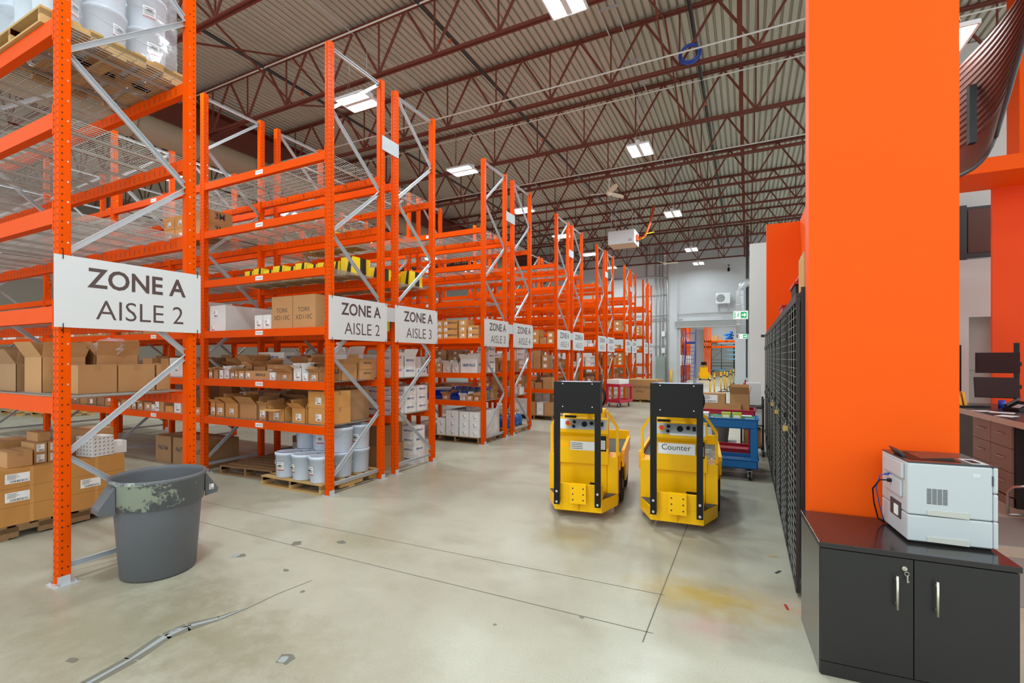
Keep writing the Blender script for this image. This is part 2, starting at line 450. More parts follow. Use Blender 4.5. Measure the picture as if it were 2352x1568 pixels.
# white partition beside the orange alcove, orange alcove walls, orange pillar
struct('wall_white_partition', MB().box(.06, 6.5, 14.0, 14.2, 0, 4.72), WALLW)
struct('wall_alcove_end', MB().box(.34, 1.0, 10.5, 10.62, 0, 4.31), PANELO)
struct('wall_alcove', MB().box(.9, 1.0, 3.98, 10.5, 0, 4.31), PANELO)
pl = MB().box(.362, 1.112, 3.64, 3.84, 0, 8.5)
o = struct('orange_pillar', pl, PANELO)
struct('steel_column', MB().box(-.06, .08, 27.2, 27.24, 0, 8.5).box(-.06, .08, 27.4, 27.44, 0, 8.5).box(0, .02, 27.24, 27.4, 0, 8.5), DKGREY)
# office corner walls: orange pier and portal beam, white wall with an opening, upper dark screens
struct('wall_office_pier', MB().box(3.60, 5.6, 10.44, 10.5, 0, 4.48), BEAMO)
struct('orange_portal_beam', MB().box(1.15, 6.2, 9.5, 10.5, 4.48, 4.70), PANELO)
struct('orange_post', MB().box(3.72, 4.2, 9.9, 10.3, 4.70, 8.5), PANELO)
wv = MB().box(1.0, 4.12, 13.0, 13.15, 0, 3.74).box(4.12, 4.8, 13.0, 13.15, 2.55, 3.74).box(4.8, 8, 13.0, 13.15, 0, 3.74)
wv.box(4.12, 4.8, 13.5, 13.52, 0, 2.6).box(4.12, 4.8, 13.46, 13.5, 1.45, 1.5)
struct('wall_office', wv, WALLW)
struct('wall_office_upper', MB().box(3.7, 8, 13.55, 13.7, 3.0, 8.5), WALLW)
sb = MB()
sb.box(4.10, 4.7, 13.12, 13.2, 3.80, 4.86, 0).box(4.14, 4.66, 13.1, 13.12, 3.9, 4.8, 1).box(3.98, 4.12, 13.1, 13.25, 3.76, 4.9, 0)
sb.add([(3.4, 12.6, 3.76), (3.98, 13.15, 3.76), (3.98, 13.15, 4.86), (3.4, 12.6, 4.70), (3.4, 12.68, 3.76), (3.98, 13.23, 3.76), (3.98, 13.23, 4.86), (3.4, 12.68, 4.7)],
       [(0, 1, 2, 3), (7, 6, 5, 4), (0, 4, 5, 1), (1, 5, 6, 2), (2, 6, 7, 3), (3, 7, 4, 0)], 1)
tag(sb.build('wall_screen', [DKGREY, CANOPY]), 'dark framed ribbed screens standing on top of the white office wall', 'screen')

# ribbed bronze canopy high above the office counter
cp = MB(); nu, nv = 14, 72
def lerp(a, b, t): return a + (b - a) * t
S0, S1 = Vector((2.12, 7.0, 4.95)), Vector((2.13, 7.2, 3.78))
T0, T1 = Vector((2.16, 5.2, 4.98)), Vector((2.44, 7.02, 4.03))
TM = Vector((2.42, 6.25, 4.85))
vs = []
for j in range(nv + 1):
    w_ = j / nv
    s_ = S0.lerp(S1, w_)
    t_ = T0 * (1 - w_) ** 2 + TM * 2 * w_ * (1 - w_) + T1 * w_ ** 2
    rib = .012 * (1 if (j % 4) < 2 else 0) if w_ < .74 else 0
    for i in range(nu + 1):
        u = i / nu
        p = s_.lerp(t_, u) + Vector((0.10, 0.03, -.06)) * (math.sin(PI * u) * .5) + Vector((0, 0, .10)) * u ** 4
        vs.append(p + Vector((-.5, -.5, -.6)) * rib)
n0 = len(vs); vs += [v + Vector((.03, .02, .05)) for v in vs]
fs = []; q = nu + 1
for j in range(nv):
    for i in range(nu):
        fs.append((j * q + i, j * q + i + 1, (j + 1) * q + i + 1, (j + 1) * q + i))
        fs.append((n0 + j * q + i, n0 + (j + 1) * q + i, n0 + (j + 1) * q + i + 1, n0 + j * q + i + 1))
for j in range(nv):
    for i in (0, nu): fs.append((j * q + i, (j + 1) * q + i, n0 + (j + 1) * q + i, n0 + j * q + i))
for i in range(nu):
    for j in (0, nv): fs.append((j * q + i, j * q + i + 1, n0 + j * q + i + 1, n0 + j * q + i))
cp.add(vs, fs)
can = cp.build('ribbed_canopy', CANOPY, fix=False)
tag(can, 'curved ribbed bronze metal canopy hanging high beside the orange pillar', 'canopy')
ed = MB(); ed.tube([vs[j * q + nu] for j in range(0, nv + 1, 4)], .03, 8); ed.tube([vs[nv * q + i] for i in range(0, nu + 1, 2)], .022, 8)
ed.build('canopy_edge', DKGREY, can)
bk = MB().box(2.13, 2.19, 6.7, 6.78, 4.0, 4.62); bk.build('bracket', BLACK, can)

# pipes, conduits and sprinkler heads under the roof
def pipe(name, pts, r, m, label, cat, group=None, heads=()):
    o = MB().tube(pts, r, 8).build(name, m); tag(o, label, cat, group)
    for h in heads:
        b = MB().tube([(h[0], h[1], h[2] + .02), (h[0], h[1], h[2] - .07)], .02, 8).lathe([(.0, -.10), (.035, -.09), (.04, -.07), (.02, -.05)], 10, 0, (h[0], h[1], h[2]))
        b.build('sprinkler_head', SPRK, o)
    return o
for x, lab in ((-.95, 'black sprinkler pipe under the roof, the one nearest the orange pillar'),
               (-5.4, 'black sprinkler pipe under the roof between the two lamp rows'),
               (-9.7, 'black sprinkler pipe under the roof beyond the aisle lamps')):
    pipe('sprinkler_pipe', [(x, -1, 8.22), (x, 29.2, 8.22)], .038, PIPEB, lab, 'pipe', 'sprinkler pipes', [(x, 5.6 + 2.43 * k, 8.2) for k in range(0, 9)])
for i, (x, z) in enumerate(((-2.55, 8.36), (-2.25, 8.36))):
    pipe('conduit', [(x, 2, z), (x, 29, z)], .014, PIPEG, 'thin steel conduit above the gangway lamp row, %s one of the pair' % ('left' if i == 0 else 'right'), 'conduit', 'conduit pair above the gangway lamps')
pipe('conduit', [(-7.3, -1, 8.40), (-7.3, 29, 8.40)], .014, PIPEG, 'thin steel conduit above the aisle lamp row', 'conduit')
for k in range(1, 6):
    y = 4.87 + 2.43 * k - .3
    pipe('conduit', [(-20, y, 8.2 if k % 2 else 7.48), (5, y, 8.2 if k % 2 else 7.48)], .016, PIPEW,
         '%s white conduit crossing below the roof, counted from the front' % ORD[k], 'conduit', 'white conduits crossing the roof')
jb = MB()
for y in (6.4, 8.8, 10.6, 11.3): jb.box(-2.5, -2.14, y, y + .04, 8.3, 8.34)
jb.box(-2.2, -2.05, 10.9, 11.1, 8.0, 8.12)
tag(jb.build('strut_bracket', PIPEG), 'strut brackets and box on the gangway conduit pair', 'bracket')
cb = MB(); cb.tube([(-.98 + .16 * math.cos(t * PI / 10), 9.58, 7.52 + .16 * math.sin(t * PI / 10)) for t in range(20)], .022, 8, 0, False, True)
cb.tube([(-.98 + .19 * math.cos(t * PI / 10), 9.61, 7.50 + .17 * math.sin(t * PI / 10)) for t in range(20)], .02, 8, 0, False, True)
tag(cb.build('cable_coil', LADB), 'blue cable coil hung on a roof joist', 'cable')
dm = MB().tube([(-12.3, -1, 6.95), (-12.3, 29, 6.95)], .30, 20)
for k in range(22): dm.tube([(-12.3, k * 1.4, 6.95), (-12.3, k * 1.4 + .05, 6.95)], .31, 20)
dct = dm.build('round_duct', DUCTM); tag(dct, 'long tan round duct hung below the brown girder', 'duct')
dm = MB()
for k in range(12): dm.tube([(-12.3, .9 + k * 2.6, 7.2), (-12.3, .9 + k * 2.6, 8.5)], .012, 6)
dm.build('hanger_rod', STEELBR, dct)

# ------------------------------------------------------------------ high bay lights
GLOWD = mat('lamp_diffuser_dimmed', (1, 1, 1, 1), 0.5, emit=((0.84, 0.97, 1.0, 1), LAMP * .28))
def high_bay(x, y, z, rz, label, group=None, s=1.0, glow=GLOW):
    t = thing('high_bay_light', label, 'lamp', (x, y, z), rz, group)
    b = MB(); L, W = .36 * s, .27 * s
    b.box(-L, L, -W, W, .03, .045); b.box(-L, L, -.05, .05, .045, .12)
    for sx in (-1, 1): b.box(sx * L - .012, sx * L + .012, -W, W, .0, .045)
    for sy in (-1, 1): b.box(-L, L, sy * W - .012, sy * W + .012, 0, .045)
    b.box(-L, L, -.045, .045, 0.005, .03)
    b.build('housing', FIX, t)
    for sy in (-1, 1):
        MB().quad((-L + .03, min(sy * .06, sy * (W - .02)), .012), (L - .03, min(sy * .06, sy * (W - .02)), .012),
                  (L - .03, max(sy * .06, sy * (W - .02)), .012), (-L + .03, max(sy * .06, sy * (W - .02)), .012)).build('diffuser', glow, t, fix=False).data.flip_normals()
    c = MB()
    for sx in (-1, 1):
        for sy in (-1, 1): c.tube([(sx * (L - .06), sy * .1, .05), (sx * (L - .12), 0, .5)], .004, 5)
        c.tube([(sx * (L - .12), 0, .5), (sx * (L - .12), 0, (8.52 if y < 29 else 5.99) - z)], .005, 5)
    c.build('suspension_wire', PIPEG, t)
    return t
nth = ['nearest', 'second', 'third', 'fourth', 'fifth', 'sixth', 'seventh']
for k in range(-1, 6):
    y = 7.22 + 3.95 * k
    high_bay(-7.1, y, 6.9, 0, 'lit twin panel high bay lamp above aisle %s' % NUM[k + 3], 'aisle high bay lamps')
for k, y in enumerate((6.45, 12.04, 17.91, 24.2, 27.9)):
    high_bay(-2.4, y, 6.9, R(90), 'lit twin panel high bay lamp over the open gangway, %s from the front' % nth[k], 'gangway high bay lamps', 1.0, GLOWD if y > 27 else GLOW)
high_bay(-2.4, .9, 6.9, R(90), 'lit twin panel high bay lamp over the gangway above the viewer', 'gangway high bay lamps')
for k in range(-1, 6):
    high_bay(-14.0, 7.22 + 3.95 * k, 6.6, 0, 'lit high bay lamp deep in the racks above aisle %s' % NUM[k + 3], 'deep aisle high bay lamps')
high_bay(1.90, 6.7, 5.1, R(90), 'lit white panel lamp hanging beside the bronze canopy', s=.8, group=None, glow=GLOWD)
high_bay(3.2, 3.2, 5.2, R(90), 'lit white panel lamp over the office floor', s=.8)
high_bay(-3.0, 37, 5.2, R(90), 'lit lamp in the room beyond the big doorway')
high_bay(-1.6, 33, 5.2, R(90), 'added fill lamp just inside the room beyond the big doorway')  # added fill light, brightens the dark room behind the doorway
high_bay(-1.9, 40.6, 5.2, R(90), 'added fill lamp before the bridging rack beyond the big doorway')  # second added fill light, lifts the far end of that room
high_bay(-1.2, 46, 5.2, R(90), 'lit lamp in the far storeroom with the blue shelves')

# ------------------------------------------------------------------ pallet racks
XR = -4.58            # plane of the end frames
PITCH = 2.56          # frame to frame
HUP = 5.60
DEPTH = .98
LEVELS = [.845, 1.40, 2.09, 2.83, 3.55, 4.26]
def post_mesh(side):
    # side -1: the punched face looks to -y, +1: to +y ; post centre at x=0, outer face at y=0, body goes inward
    b = MB(); s = -side
    prof = [(-.042, 0), (-.016, 0), (-.011, .006), (.011, .006), (.016, 0), (.042, 0), (.042, .07), (.030, .07), (.030, .078), (-.030, .078), (-.030, .07), (-.042, .07)]
    b.prism([(p[0], p[1] * s) for p in prof], 'z', .004, HUP, 0)
    z = .08
    while z < HUP - .05:
        for x in (-.027, .027): b.quad((x - .0045, -.0008 * s, z - .007), (x + .0045, -.0008 * s, z - .007), (x + .0045, -.0008 * s, z + .007), (x - .0045, -.0008 * s, z + .007), 1)
        for x in (-.043, .043): b.quad((x, .017 * s, z - .006), (x, .026 * s, z - .006), (x, .026 * s, z + .006), (x, .017 * s, z + .006), 1)
        z += .0508
    z = .13
    while z < HUP - .05:
        for x in (-.0432, .0432): b.quad((x, .050 * s, z - .006), (x, .060 * s, z - .006), (x, .060 * s, z + .006), (x, .050 * s, z + .006), 2 if int(z * 20) % 3 == 0 else 1)
        z += .1524
    return b.mesh('upright', [ORANGE, HOLE, BOLT], False)
POSTN, POSTF = post_mesh(-1), post_mesh(1)
def plate_mesh():
    b = MB().box(-.075, .075, -.03, .12, 0, .008)
    for x, y in ((-.058, -.01), (.058, .1), (.058, -.01)): b.lathe([(.012, .008), (.012, .022), (0, .022)], 8, 1, (x, y, 0), smooth=False)
    b.box(.043, .046, -.005, .07, .008, .07)
    return b.mesh('foot_plate', [GALV, BOLT])
PLATE = plate_mesh()
def channel(b, p, q, w=.036, h=.03):
    # open galvanised channel: web and two flanges
    p = Vector(p); q = Vector(q); d = (q - p).normalized(); a = Vector((1, 0, 0)); n = a.cross(d).normalized()
    b.bar(p + n * w / 2, q + n * w / 2, h, .003, up=n); b.bar(p - n * w / 2, q - n * w / 2, h, .003, up=n)
    b.bar(p - a * h * .4, q - a * h * .4, .003, w, up=n)
YN, YF = .05, DEPTH - .05
def braces(kind):
    nz = [.20 + .765 * i for i in range(8)]
    out = []
    def br(p, q):
        b = MB(); channel(b, p, q); out.append(b.mesh('brace', GALV, False))
    br((0, YN, .13), (0, YF, .13)); br((0, YN, HUP - .06), (0, YF, HUP - .06))
    for i in range(7):
        y0, y1 = (YN, YF) if (i % 2 == 0) == (kind == 'A') else (YF, YN)
        br((0, y0, nz[i]), (0, y1, nz[i + 1]))
    return out
BRACE = {'A': braces('A'), 'B': braces('B')}
BL = PITCH - .086
def beam_mesh(h, side):
    b = MB(); s = side
    y0, y1 = (0, .045 * s)
    ya, yb = min(y0, y1), max(y0, y1)
    b.box(-BL / 2, BL / 2, ya, yb, -h, 0, 0)
    b.box(-BL / 2, BL / 2, min(.045 * s, .062 * s), max(.045 * s, .062 * s), -h, -.03, 0)
    for x in (-BL / 2, BL / 2):
        b.box(x - .006, x + .006, min(-.006 * s, .05 * s), max(-.006 * s, .05 * s), -h - .05, .05, 0)
    k = -BL / 2 + .1                                  # wire reflections painted as darker strips along the inner step
    while k < BL / 2 - .1:
        b.quad((k, .0625 * s, -h + .02), (k + .012, .0625 * s, -h + .02), (k + .012, .0625 * s, -.045), (k, .0625 * s, -.045), 1); k += .09
    return b.mesh('beam', [ORANGE, WIREREFL], False)
BEAM = {(h, s): beam_mesh(h, s) for h in (.10, .12) for s in (1, -1)}
def deck_mesh():
    b = MB(); hw = BL / 4 - .012; t = .0015
    n = 28
    for i in range(n + 1):
        x = -hw + 2 * hw * i / n; b.box(x - t, x + t, .03, DEPTH - .03, -.004, .002)
    y = .06
    while y < DEPTH - .04: b.box(-hw, hw, y - t, y + t, .001, .006); y += .10
    for x in (-hw * .6, 0, hw * .6): b.box(x - .007, x + .007, .046, DEPTH - .046, -.03, -.004, 0)
    return b.mesh('wire_deck', GALVD, False)
DECK = deck_mesh()
def loc_label(txt):
    b = MB().box(-.075, .075, -.0035, -.0005, -.078, -.022, 0)
    b.text(txt, (0, -.0042, -.05), (1, 0, 0), (0, 0, 1), .026, 1, .01)
    return b.mesh('location_label', [PAPER, BLUEP], False)
LOCL = {(r, i): loc_label('A-0%d-02-0%d' % (r, i + 3)) for r in (2, 3) for i in range(6)}

def rack(y0, nb, kind, label, levels=LEVELS, aisle=None, hb=.10, skip=(), group='orange pallet racks'):
    t = thing('pallet_rack', label, 'rack', (XR, y0, 0), 0, None)
    for k in range(nb + 1):
        x = -.042 - k * PITCH
        u = link('upright', POSTN, t, (x, 0, 0)); link('foot_plate', PLATE, u)
        u = link('upright', POSTF, t, (x, DEPTH, 0)); p = link('foot_plate', PLATE, u); p.scale = (1, -1, 1)
        for me in BRACE[kind]: link('brace', me, t, (x, 0, 0))
    for k in range(nb):
        xc = -.042 - (k + .5) * PITCH
        for i, z in enumerate(levels):
            if (k, i) in skip: continue
            f = link('beam', BEAM[(hb, 1)], t, (xc, .002, z)); g = link('beam', BEAM[(hb, -1)], t, (xc, DEPTH - .002, z))
            if aisle and k < 2: link('location_label', LOCL[(aisle, i)], f, (0, 0, 0))
            for s in (-1, 1): link('wire_deck', DECK, t, (xc + s * BL / 4, 0, z))
    return t
ROWY = {'1': 1.64, '2': 4.19, '2b': 5.40, '3': 8.00, '3b': 9.27, '4': 11.94, '4b': 13.20, '5': 15.80, '5b': 17.02, '6': 19.86, '6b': 21.10, '7': 23.85, '7b': 25.15}
RNAME = {'1': 'near aisle-two rack', '2': 'far aisle-two rack', '2b': 'near aisle-three rack', '3': 'far aisle-three rack', '3b': 'near aisle-four rack', '4': 'far aisle-four rack',
         '4b': 'near aisle-five rack', '5': 'far aisle-five rack', '5b': 'near aisle-six rack', '6': 'far aisle-six rack', '6b': 'near aisle-seven rack', '7': 'far aisle-seven rack', '7b': 'near aisle-eight rack'}
rack(ROWY['1'], 4, 'B', 'nearest orange pallet rack, carrying the largest aisle-two sign', [1.40, 2.09, 2.83, 3.55, 4.26], hb=.12)
rack(ROWY['2'], 4, 'A', 'orange pallet rack with white pails under it, carrying the farther aisle-two sign', aisle=2)
rack(ROWY['2b'], 4, 'B', 'orange pallet rack carrying the nearer aisle-three sign, behind the pail rack')
rack(ROWY['3'], 3, 'A', 'orange pallet rack carrying the farther aisle-three sign', aisle=3)
rack(ROWY['3b'], 3, 'B', 'orange pallet rack carrying the nearer aisle-four sign')
rack(ROWY['4'], 3, 'A', 'orange pallet rack carrying the farther aisle-four sign', aisle=3)
rack(ROWY['4b'], 2, 'B', 'orange pallet rack carrying the nearer aisle-five sign')
rack(ROWY['5'], 2, 'A', 'orange pallet rack carrying the farther aisle-five sign')
rack(ROWY['5b'], 2, 'B', 'orange pallet rack carrying the nearer aisle-six sign')
rack(ROWY['6'], 2, 'A', 'orange pallet rack carrying the farther aisle-six sign')
rack(ROWY['6b'], 2, 'B', 'orange pallet rack carrying the nearer aisle-seven sign')
rack(ROWY['7'], 2, 'A', 'orange pallet rack carrying the farther aisle-seven sign')
rack(ROWY['7b'], 2, 'B', 'orange pallet rack carrying the aisle-eight sign, nearest the grey far wall')
# row spacers between back to back frames
for i, (a, b_) in enumerate((('2', '2b'), ('3', '3b'), ('4', '4b'), ('5', '5b'), ('6', '6b'))):
    for z, s in ((2.22, 'lower, beside the signs'), (4.62, 'upper')):
        y0, y1 = ROWY[a] + DEPTH - .06, ROWY[b_] + .06
        m = MB().box(XR + .001, XR + .010, y0, y1, z, z + .20, 0)
        for y in (y0 + .03, y1 - .03):
            for zz in (z + .04, z + .16): m.lathe([(.008, .010), (.008, .0115), (0, .0115)], 6, 1, (XR, y, zz), 'x')
        tag(m.build('row_spacer', [GALV, BOLT]), 'galvanised row spacer plate, %s, between the %s and %s' % (s.split(',')[0], RNAME[a], RNAME[b_]), 'bracket')
# aisle signs hung on the end frames
def aisle_sign(row, n, label):
    y0 = ROWY[row] - .03; W, z0, z1 = DEPTH + .06, 1.93, 2.47
    b = MB().box(XR + .012, XR + .018, y0, y0 + W, z0, z1, 0)
    b.text('ZONE A', (XR + .0186, y0 + W * .53, z0 + .385), (0, .90, 0), (0, 0, 1), .212, 1, .020)
    b.text('AISLE %d' % n, (XR + .0186, y0 + W * .55, z0 + .140), (0, .93, 0), (0, 0, 1), .222, 1, -.005)
    o = b.build('aisle_sign', [SIGNW, SIGNT]); tag(o, label, 'sign')
    for y in (y0 + .05, y0 + W - .03):
        for z, d in ((z1 - .03, 1), (z0 + .03, -1)):
            MB().tube([(XR + .02, y, z), (XR + .021, y, z + d * .04), (XR + .016, y + .002, z + d * .075)], .003, 5).build('zip_tie', BLACK, o)
    return o
for r, n in (('1', 2), ('2', 2), ('2b', 3), ('3', 3), ('3b', 4), ('4', 4), ('4b', 5), ('5', 5), ('5b', 6), ('6', 6), ('6b', 7), ('7', 7), ('7b', 8)):
    aisle_sign(r, n, 'white zone and aisle sign on the end of the %s' % RNAME[r])

# ------------------------------------------------------------------ cartons
STY = {'b': (CARD, 'brown'), 'g': (CARD2, 'golden'), 'd': (CARD3, 'dull-brown'), 'w': (WHITEC, 'white'), 'y': (YELC, 'yellow')}
def ship_label():
    b = MB().box(-.5, .5, -.004, 0, -.5, .5, 0)
    rr = random.Random(4)
    for i in range(5):
        z = .38 - i * .11; b.box(-.42, -.42 + rr.uniform(.3, .8), -.008, -.004, z - .018, z + .018, 1)
    x = -.3
    while x < .42:
        w = rr.choice((.012, .02, .03)); b.box(x, x + w, -.008, -.004, -.42, -.2, 1); x += w + rr.choice((.015, .025, .04))
    return b.mesh('shipping_label', [PAPER, PRINT])
SHIP = ship_label()
def flap(parent, hinge, ln, wd, ang, side, m):
    # hinge at the top edge of one wall; ang from straight up, leaning outward
    b = MB(); t = .0025
    c, s = math.cos(ang) * ln, math.sin(ang) * ln
    hx, hy, hz = hinge
    if side in 'fb':
        sy = -1 if side == 'f' else 1
        b.add([(hx - wd / 2, hy, hz), (hx + wd / 2, hy, hz), (hx + wd / 2 - .003, hy + sy * s, hz + c), (hx - wd / 2 + .003, hy + sy * s, hz + c),
               (hx - wd / 2, hy - sy * t * 2, hz), (hx + wd / 2, hy - sy * t * 2, hz), (hx + wd / 2 - .003, hy + sy * s - sy * t * 2, hz + c), (hx - wd / 2 + .003, hy + sy * s - sy * t * 2, hz + c)],
              [(0, 1, 2, 3), (7, 6, 5, 4), (0, 4, 5, 1), (1, 5, 6, 2), (2, 6, 7, 3), (3, 7, 4, 0)])
    else:
        sx = -1 if side == 'l' else 1
        b.add([(hx, hy - wd / 2, hz), (hx, hy + wd / 2, hz), (hx + sx * s, hy + wd / 2, hz + c), (hx + sx * s, hy - wd / 2, hz + c),
               (hx - sx * t * 2, hy - wd / 2, hz), (hx - sx * t * 2, hy + wd / 2, hz), (hx + sx * s - sx * t * 2, hy + wd / 2, hz + c), (hx + sx * s - sx * t * 2, hy - wd / 2, hz + c)],
              [(0, 1, 2, 3), (7, 6, 5, 4), (0, 4, 5, 1), (1, 5, 6, 2), (2, 6, 7, 3), (3, 7, 4, 0)])
    b.build('flap', m, parent)
STUFF = None
STUFFM = [CARD, CARD2, CARD3, WHITEC, YELC, YELB, BLUEP, PRINT, TAPE, PAPER]
def carton(cx, cy, z, w, d, h, st='b', label='', open_=0, lab=0, txt=None, rz=0, group=None, col=BLUEP, tsz=None, txt2=None, face='f', labx=None, two=None):
    """open_: 0 taped shut, else flap lean in degrees; lab: relative size of the shipping label (0 none); face: which faces carry the print."""
    m = STY[st][0]; b = MB(); hw, hd = w / 2 - .001, d / 2 - .001
    if open_:
        t = .004
        b.box(-hw, hw, -hd, -hd + t, 0, h).box(-hw, hw, hd - t, hd, 0, h).box(-hw, -hw + t, -hd, hd, 0, h).box(hw - t, hw, -hd, hd, 0, h)
        b.box(-hw + t, hw - t, -hd + t, hd - t, .002, h * .55)
    else:
        b.box(-hw, hw, -hd, hd, 0, h)
        if st != 'y':
            b.box(-hw - .0008, hw + .0008, -.022, .022, h - .05, h + .0008, 3)
            b.box(-hw, hw, -hd, hd, h - .0008, h + .0004, 0)
            b.box(-hw, hw, -.0015, .0015, h, h + .0009, 2)
    if st == 'y':
        for f in (-hd - .0008,):
            b.prism([(-hw * .15, 0), (hw * .55, 0), (hw * .80, h), (hw * .35, h)], 'y', f, f + .001, 1)
            for k in range(3): b.lathe([(.008, f), (0, f - .0004)], 8, 1, (0, 0, 0), 'y') if False else None
        b.box(hw, hw + .001, -hd * .2, hd * .5, 0, h, 1)
        b.box(-hw, hw, -hd * .1, hd * .3, h, h + .001, 1)
    sz = tsz or min(.075, w * .165, h * .42)
    if txt:
        if 'f' in face:
            b.text(txt, (w * .0 if not lab else w * .14, -hd - .0012, h * .55), (1, 0, 0), (0, 0, 1), sz, 2, -.006 if txt2 else .03)
            if txt2: b.text(txt2, (0, -hd - .0012, h * .32), (1, 0, 0), (0, 0, 1), sz, 2, -.006)
        if 'r' in face: b.text(txt, (hw + .0012, 0, h * .6), (0, 1, 0), (0, 0, 1), tsz or min(sz, d * .17), 2, .03)
    mats = [m, YELB, col, TAPE if st != 'w' else PAPER]
    if STUFF is not None:
        k = [STUFFM.index(q) for q in mats]
        if lab:
            s_ = min(w * .85, h * .7, .11) * lab; b.box(-s_ / 2, s_ / 2, -hd - .0015, -hd, h * .42 - s_ * .45, h * .42 + s_ * .45, 4)
            k.append(9)
        n = len(STUFF.v); STUFF.v += [(v[0] + cx, v[1] + cy, v[2] + z) for v in b.v]
        STUFF.f += [tuple(i + n for i in f) for f in b.f]; STUFF.m += [k[i] for i in b.m]; STUFF.sm += b.sm
        return None
    o = b.build('carton', mats, None, (cx, cy, z), rz)
    tag(o, label, 'box', group)
    if open_:
        im = m
        a = R(open_)
        flap(o, (0, -hd, h), min(d, w, .3) * .5, w - .01, a * 1.25 + random.uniform(-.25, .35), 'f', im)
        flap(o, (0, hd, h), min(d, w, .3) * .5, w - .01, a * .5 + random.uniform(-.2, .2), 'b', im)
        flap(o, (-hw, 0, h), min(d, w, .3) * .45, d - .01, a * .7 + random.uniform(-.2, .2), 'l', im)
        flap(o, (hw, 0, h), min(d, w, .3) * .45, d - .01, a * .8 + random.uniform(-.3, .2), 'r', im)
    if lab:
        s_ = min(w * .85, h * .7, .11) * lab
        l = link('shipping_label', SHIP, o, ((labx if labx is not None else (-.5 * w + .55 * s_ + .012 if txt else 0)), -hd - .0006, h * .42)); l.scale = (s_, .25, s_ * .9)
        if two:
            l = link('shipping_label', SHIP, o, (hw + .0006, -d * .15, h * .45), R(90)); l.scale = (s_, .25, s_ * .9)
    return o
SHELFN = {-1: 'floor pallet', 0: 'lowest shelf', 1: 'second shelf', 2: 'third shelf', 3: 'fourth shelf', 4: 'fifth shelf', 5: 'top shelf'}
TIER = ['bottom', 'second', 'third', 'fourth', 'fifth', 'sixth']
def row_of(rk, lev, rowname, yf, items, bay=0, z=None, flip=False, deck=None):
    """items: (x0, x1, depth, h, style, open, lab, text, tiers); yf: offset of the row's front plane from the rack's face."""
    zz = LEVELS[lev] + .0065 if z is None else z
    items = sorted(items, key=lambda q: q[0])
    shelf = ('inner ' if bay else '') + SHELFN[lev]
    for i, it in enumerate(items):
        x0, x1, d, h, st, op, lb, tx = it[:8]; n = it[8] if len(it) > 8 else 1
        nth = ORD[i + 1] if i < 20 else '%dth' % (i + 1)
        for k in range(n):
            top = k == n - 1
            adj = STY[st][1]
            if op and top: adj = 'open ' + adj
            if n > 1: lbl = '%s carton, %s of %s stack from left, %s row, %s, %s' % (adj, 'top' if top else TIER[k], nth, rowname, shelf, RNAME[rk])
            else: lbl = '%s carton, %s from left, %s row, %s, %s' % (adj, nth, rowname, shelf, RNAME[rk])
            j = random.uniform(-.003, .003)
            col = BLUEP if st == 'w' else PRINT
            cy = ROWY[rk] + (yf + d / 2 if not flip else DEPTH - yf - d / 2)
            carton((x0 + x1) / 2 + j, cy + random.uniform(-.004, .004), zz + k * (h + .001), x1 - x0 - .008, d, h, st, lbl, op if top else 0, lb, tx, 0, None, col,
                   face='fr' if n > 1 or st == 'w' else 'f')
def rnd_row(rk, lev, rowname, yf, x0, x1, styles, wr, hr, dr, openp, tiers, seed, bay=0, txt=None, labp=.7, z=None, dens=1.0, flip=False):
    rr = random.Random(seed); x = x0; items = []
    while x < x1 - wr[0]:
        w = min(rr.uniform(*wr), x1 - x)
        st = rr.choice(styles); op = rr.uniform(25, 75) if rr.random() < openp else 0
        h = rr.uniform(*hr)
        if rr.random() < dens:
            items.append((x, x + w, min(rr.uniform(*dr), w * 2.2), h, st, op, rr.uniform(.7, 1) if rr.random() < labp else 0, txt if txt and rr.random() < .6 else None, rr.randint(*tiers)))
        x += w + rr.uniform(.003, .03)
    row_of(rk, lev, rowname, yf, items, bay, z, flip)
    return items

# --- far aisle-two rack, end bay: the shelves in full view
row_of('2', 1, 'front', .06, [(-7.12, -7.02, .2, .12, 'b', 55, .9, None), (-7.0, -6.88, .22, .12, 'b', 60, 0, None), (-6.87, -6.78, .2, .12, 'w', 0, .9, None), (-6.77, -6.63, .2, .13, 'w', 60, .8, None),
    (-6.62, -6.52, .2, .11, 'b', 40, .9, None), (-6.51, -6.45, .2, .11, 'b', 0, .9, None), (-6.44, -6.31, .2, .11, 'b', 0, .9, None), (-6.29, -5.78, .22, .115, 'b', 0, 1, 'IBERVILLE'),
    (-5.77, -5.65, .2, .10, 'w', 0, .9, None), (-5.62, -5.32, .24, .10, 'b', 55, .9, None), (-5.31, -5.15, .2, .16, 'w', 30, .8, None), (-5.14, -5.03, .2, .1, 'w', 0, .9, None), (-5.02, -4.84, .22, .11, 'b', 50, .9, None)])
row_of('2', 1, 'middle', .32, [(-7.1, -6.8, .25, .19, 'b', 40, 0, None), (-6.78, -6.5, .25, .24, 'b', 30, .7, None), (-6.48, -6.2, .25, .17, 'b', 45, .6, None), (-6.18, -5.65, .25, .20, 'b', 0, .9, 'IBERVILLE'),
    (-5.62, -5.3, .26, .22, 'b', 40, 0, None), (-5.28, -4.72, .28, .21, 'b', 55, .7, 'IBERVILLE')])
row_of('2', 1, 'back', .62, [(-7.1, -6.85, .3, .3, 'w', 0, 0, None), (-6.8, -6.2, .3, .19, 'w', 0, 0, 'IBERVILLE', 2), (-5.95, -5.6, .3, .26, 'w', 0, 0, None), (-5.58, -5.2, .3, .32, 'w', 0, 0, 'IBERVILLE'), (-5.19, -4.92, .3, .34, 'w', 25, 0, 'IBERVILLE'),
    (-4.91, -4.70, .3, .14, 'b', 0, 0, 'IBERVILLE', 2)])
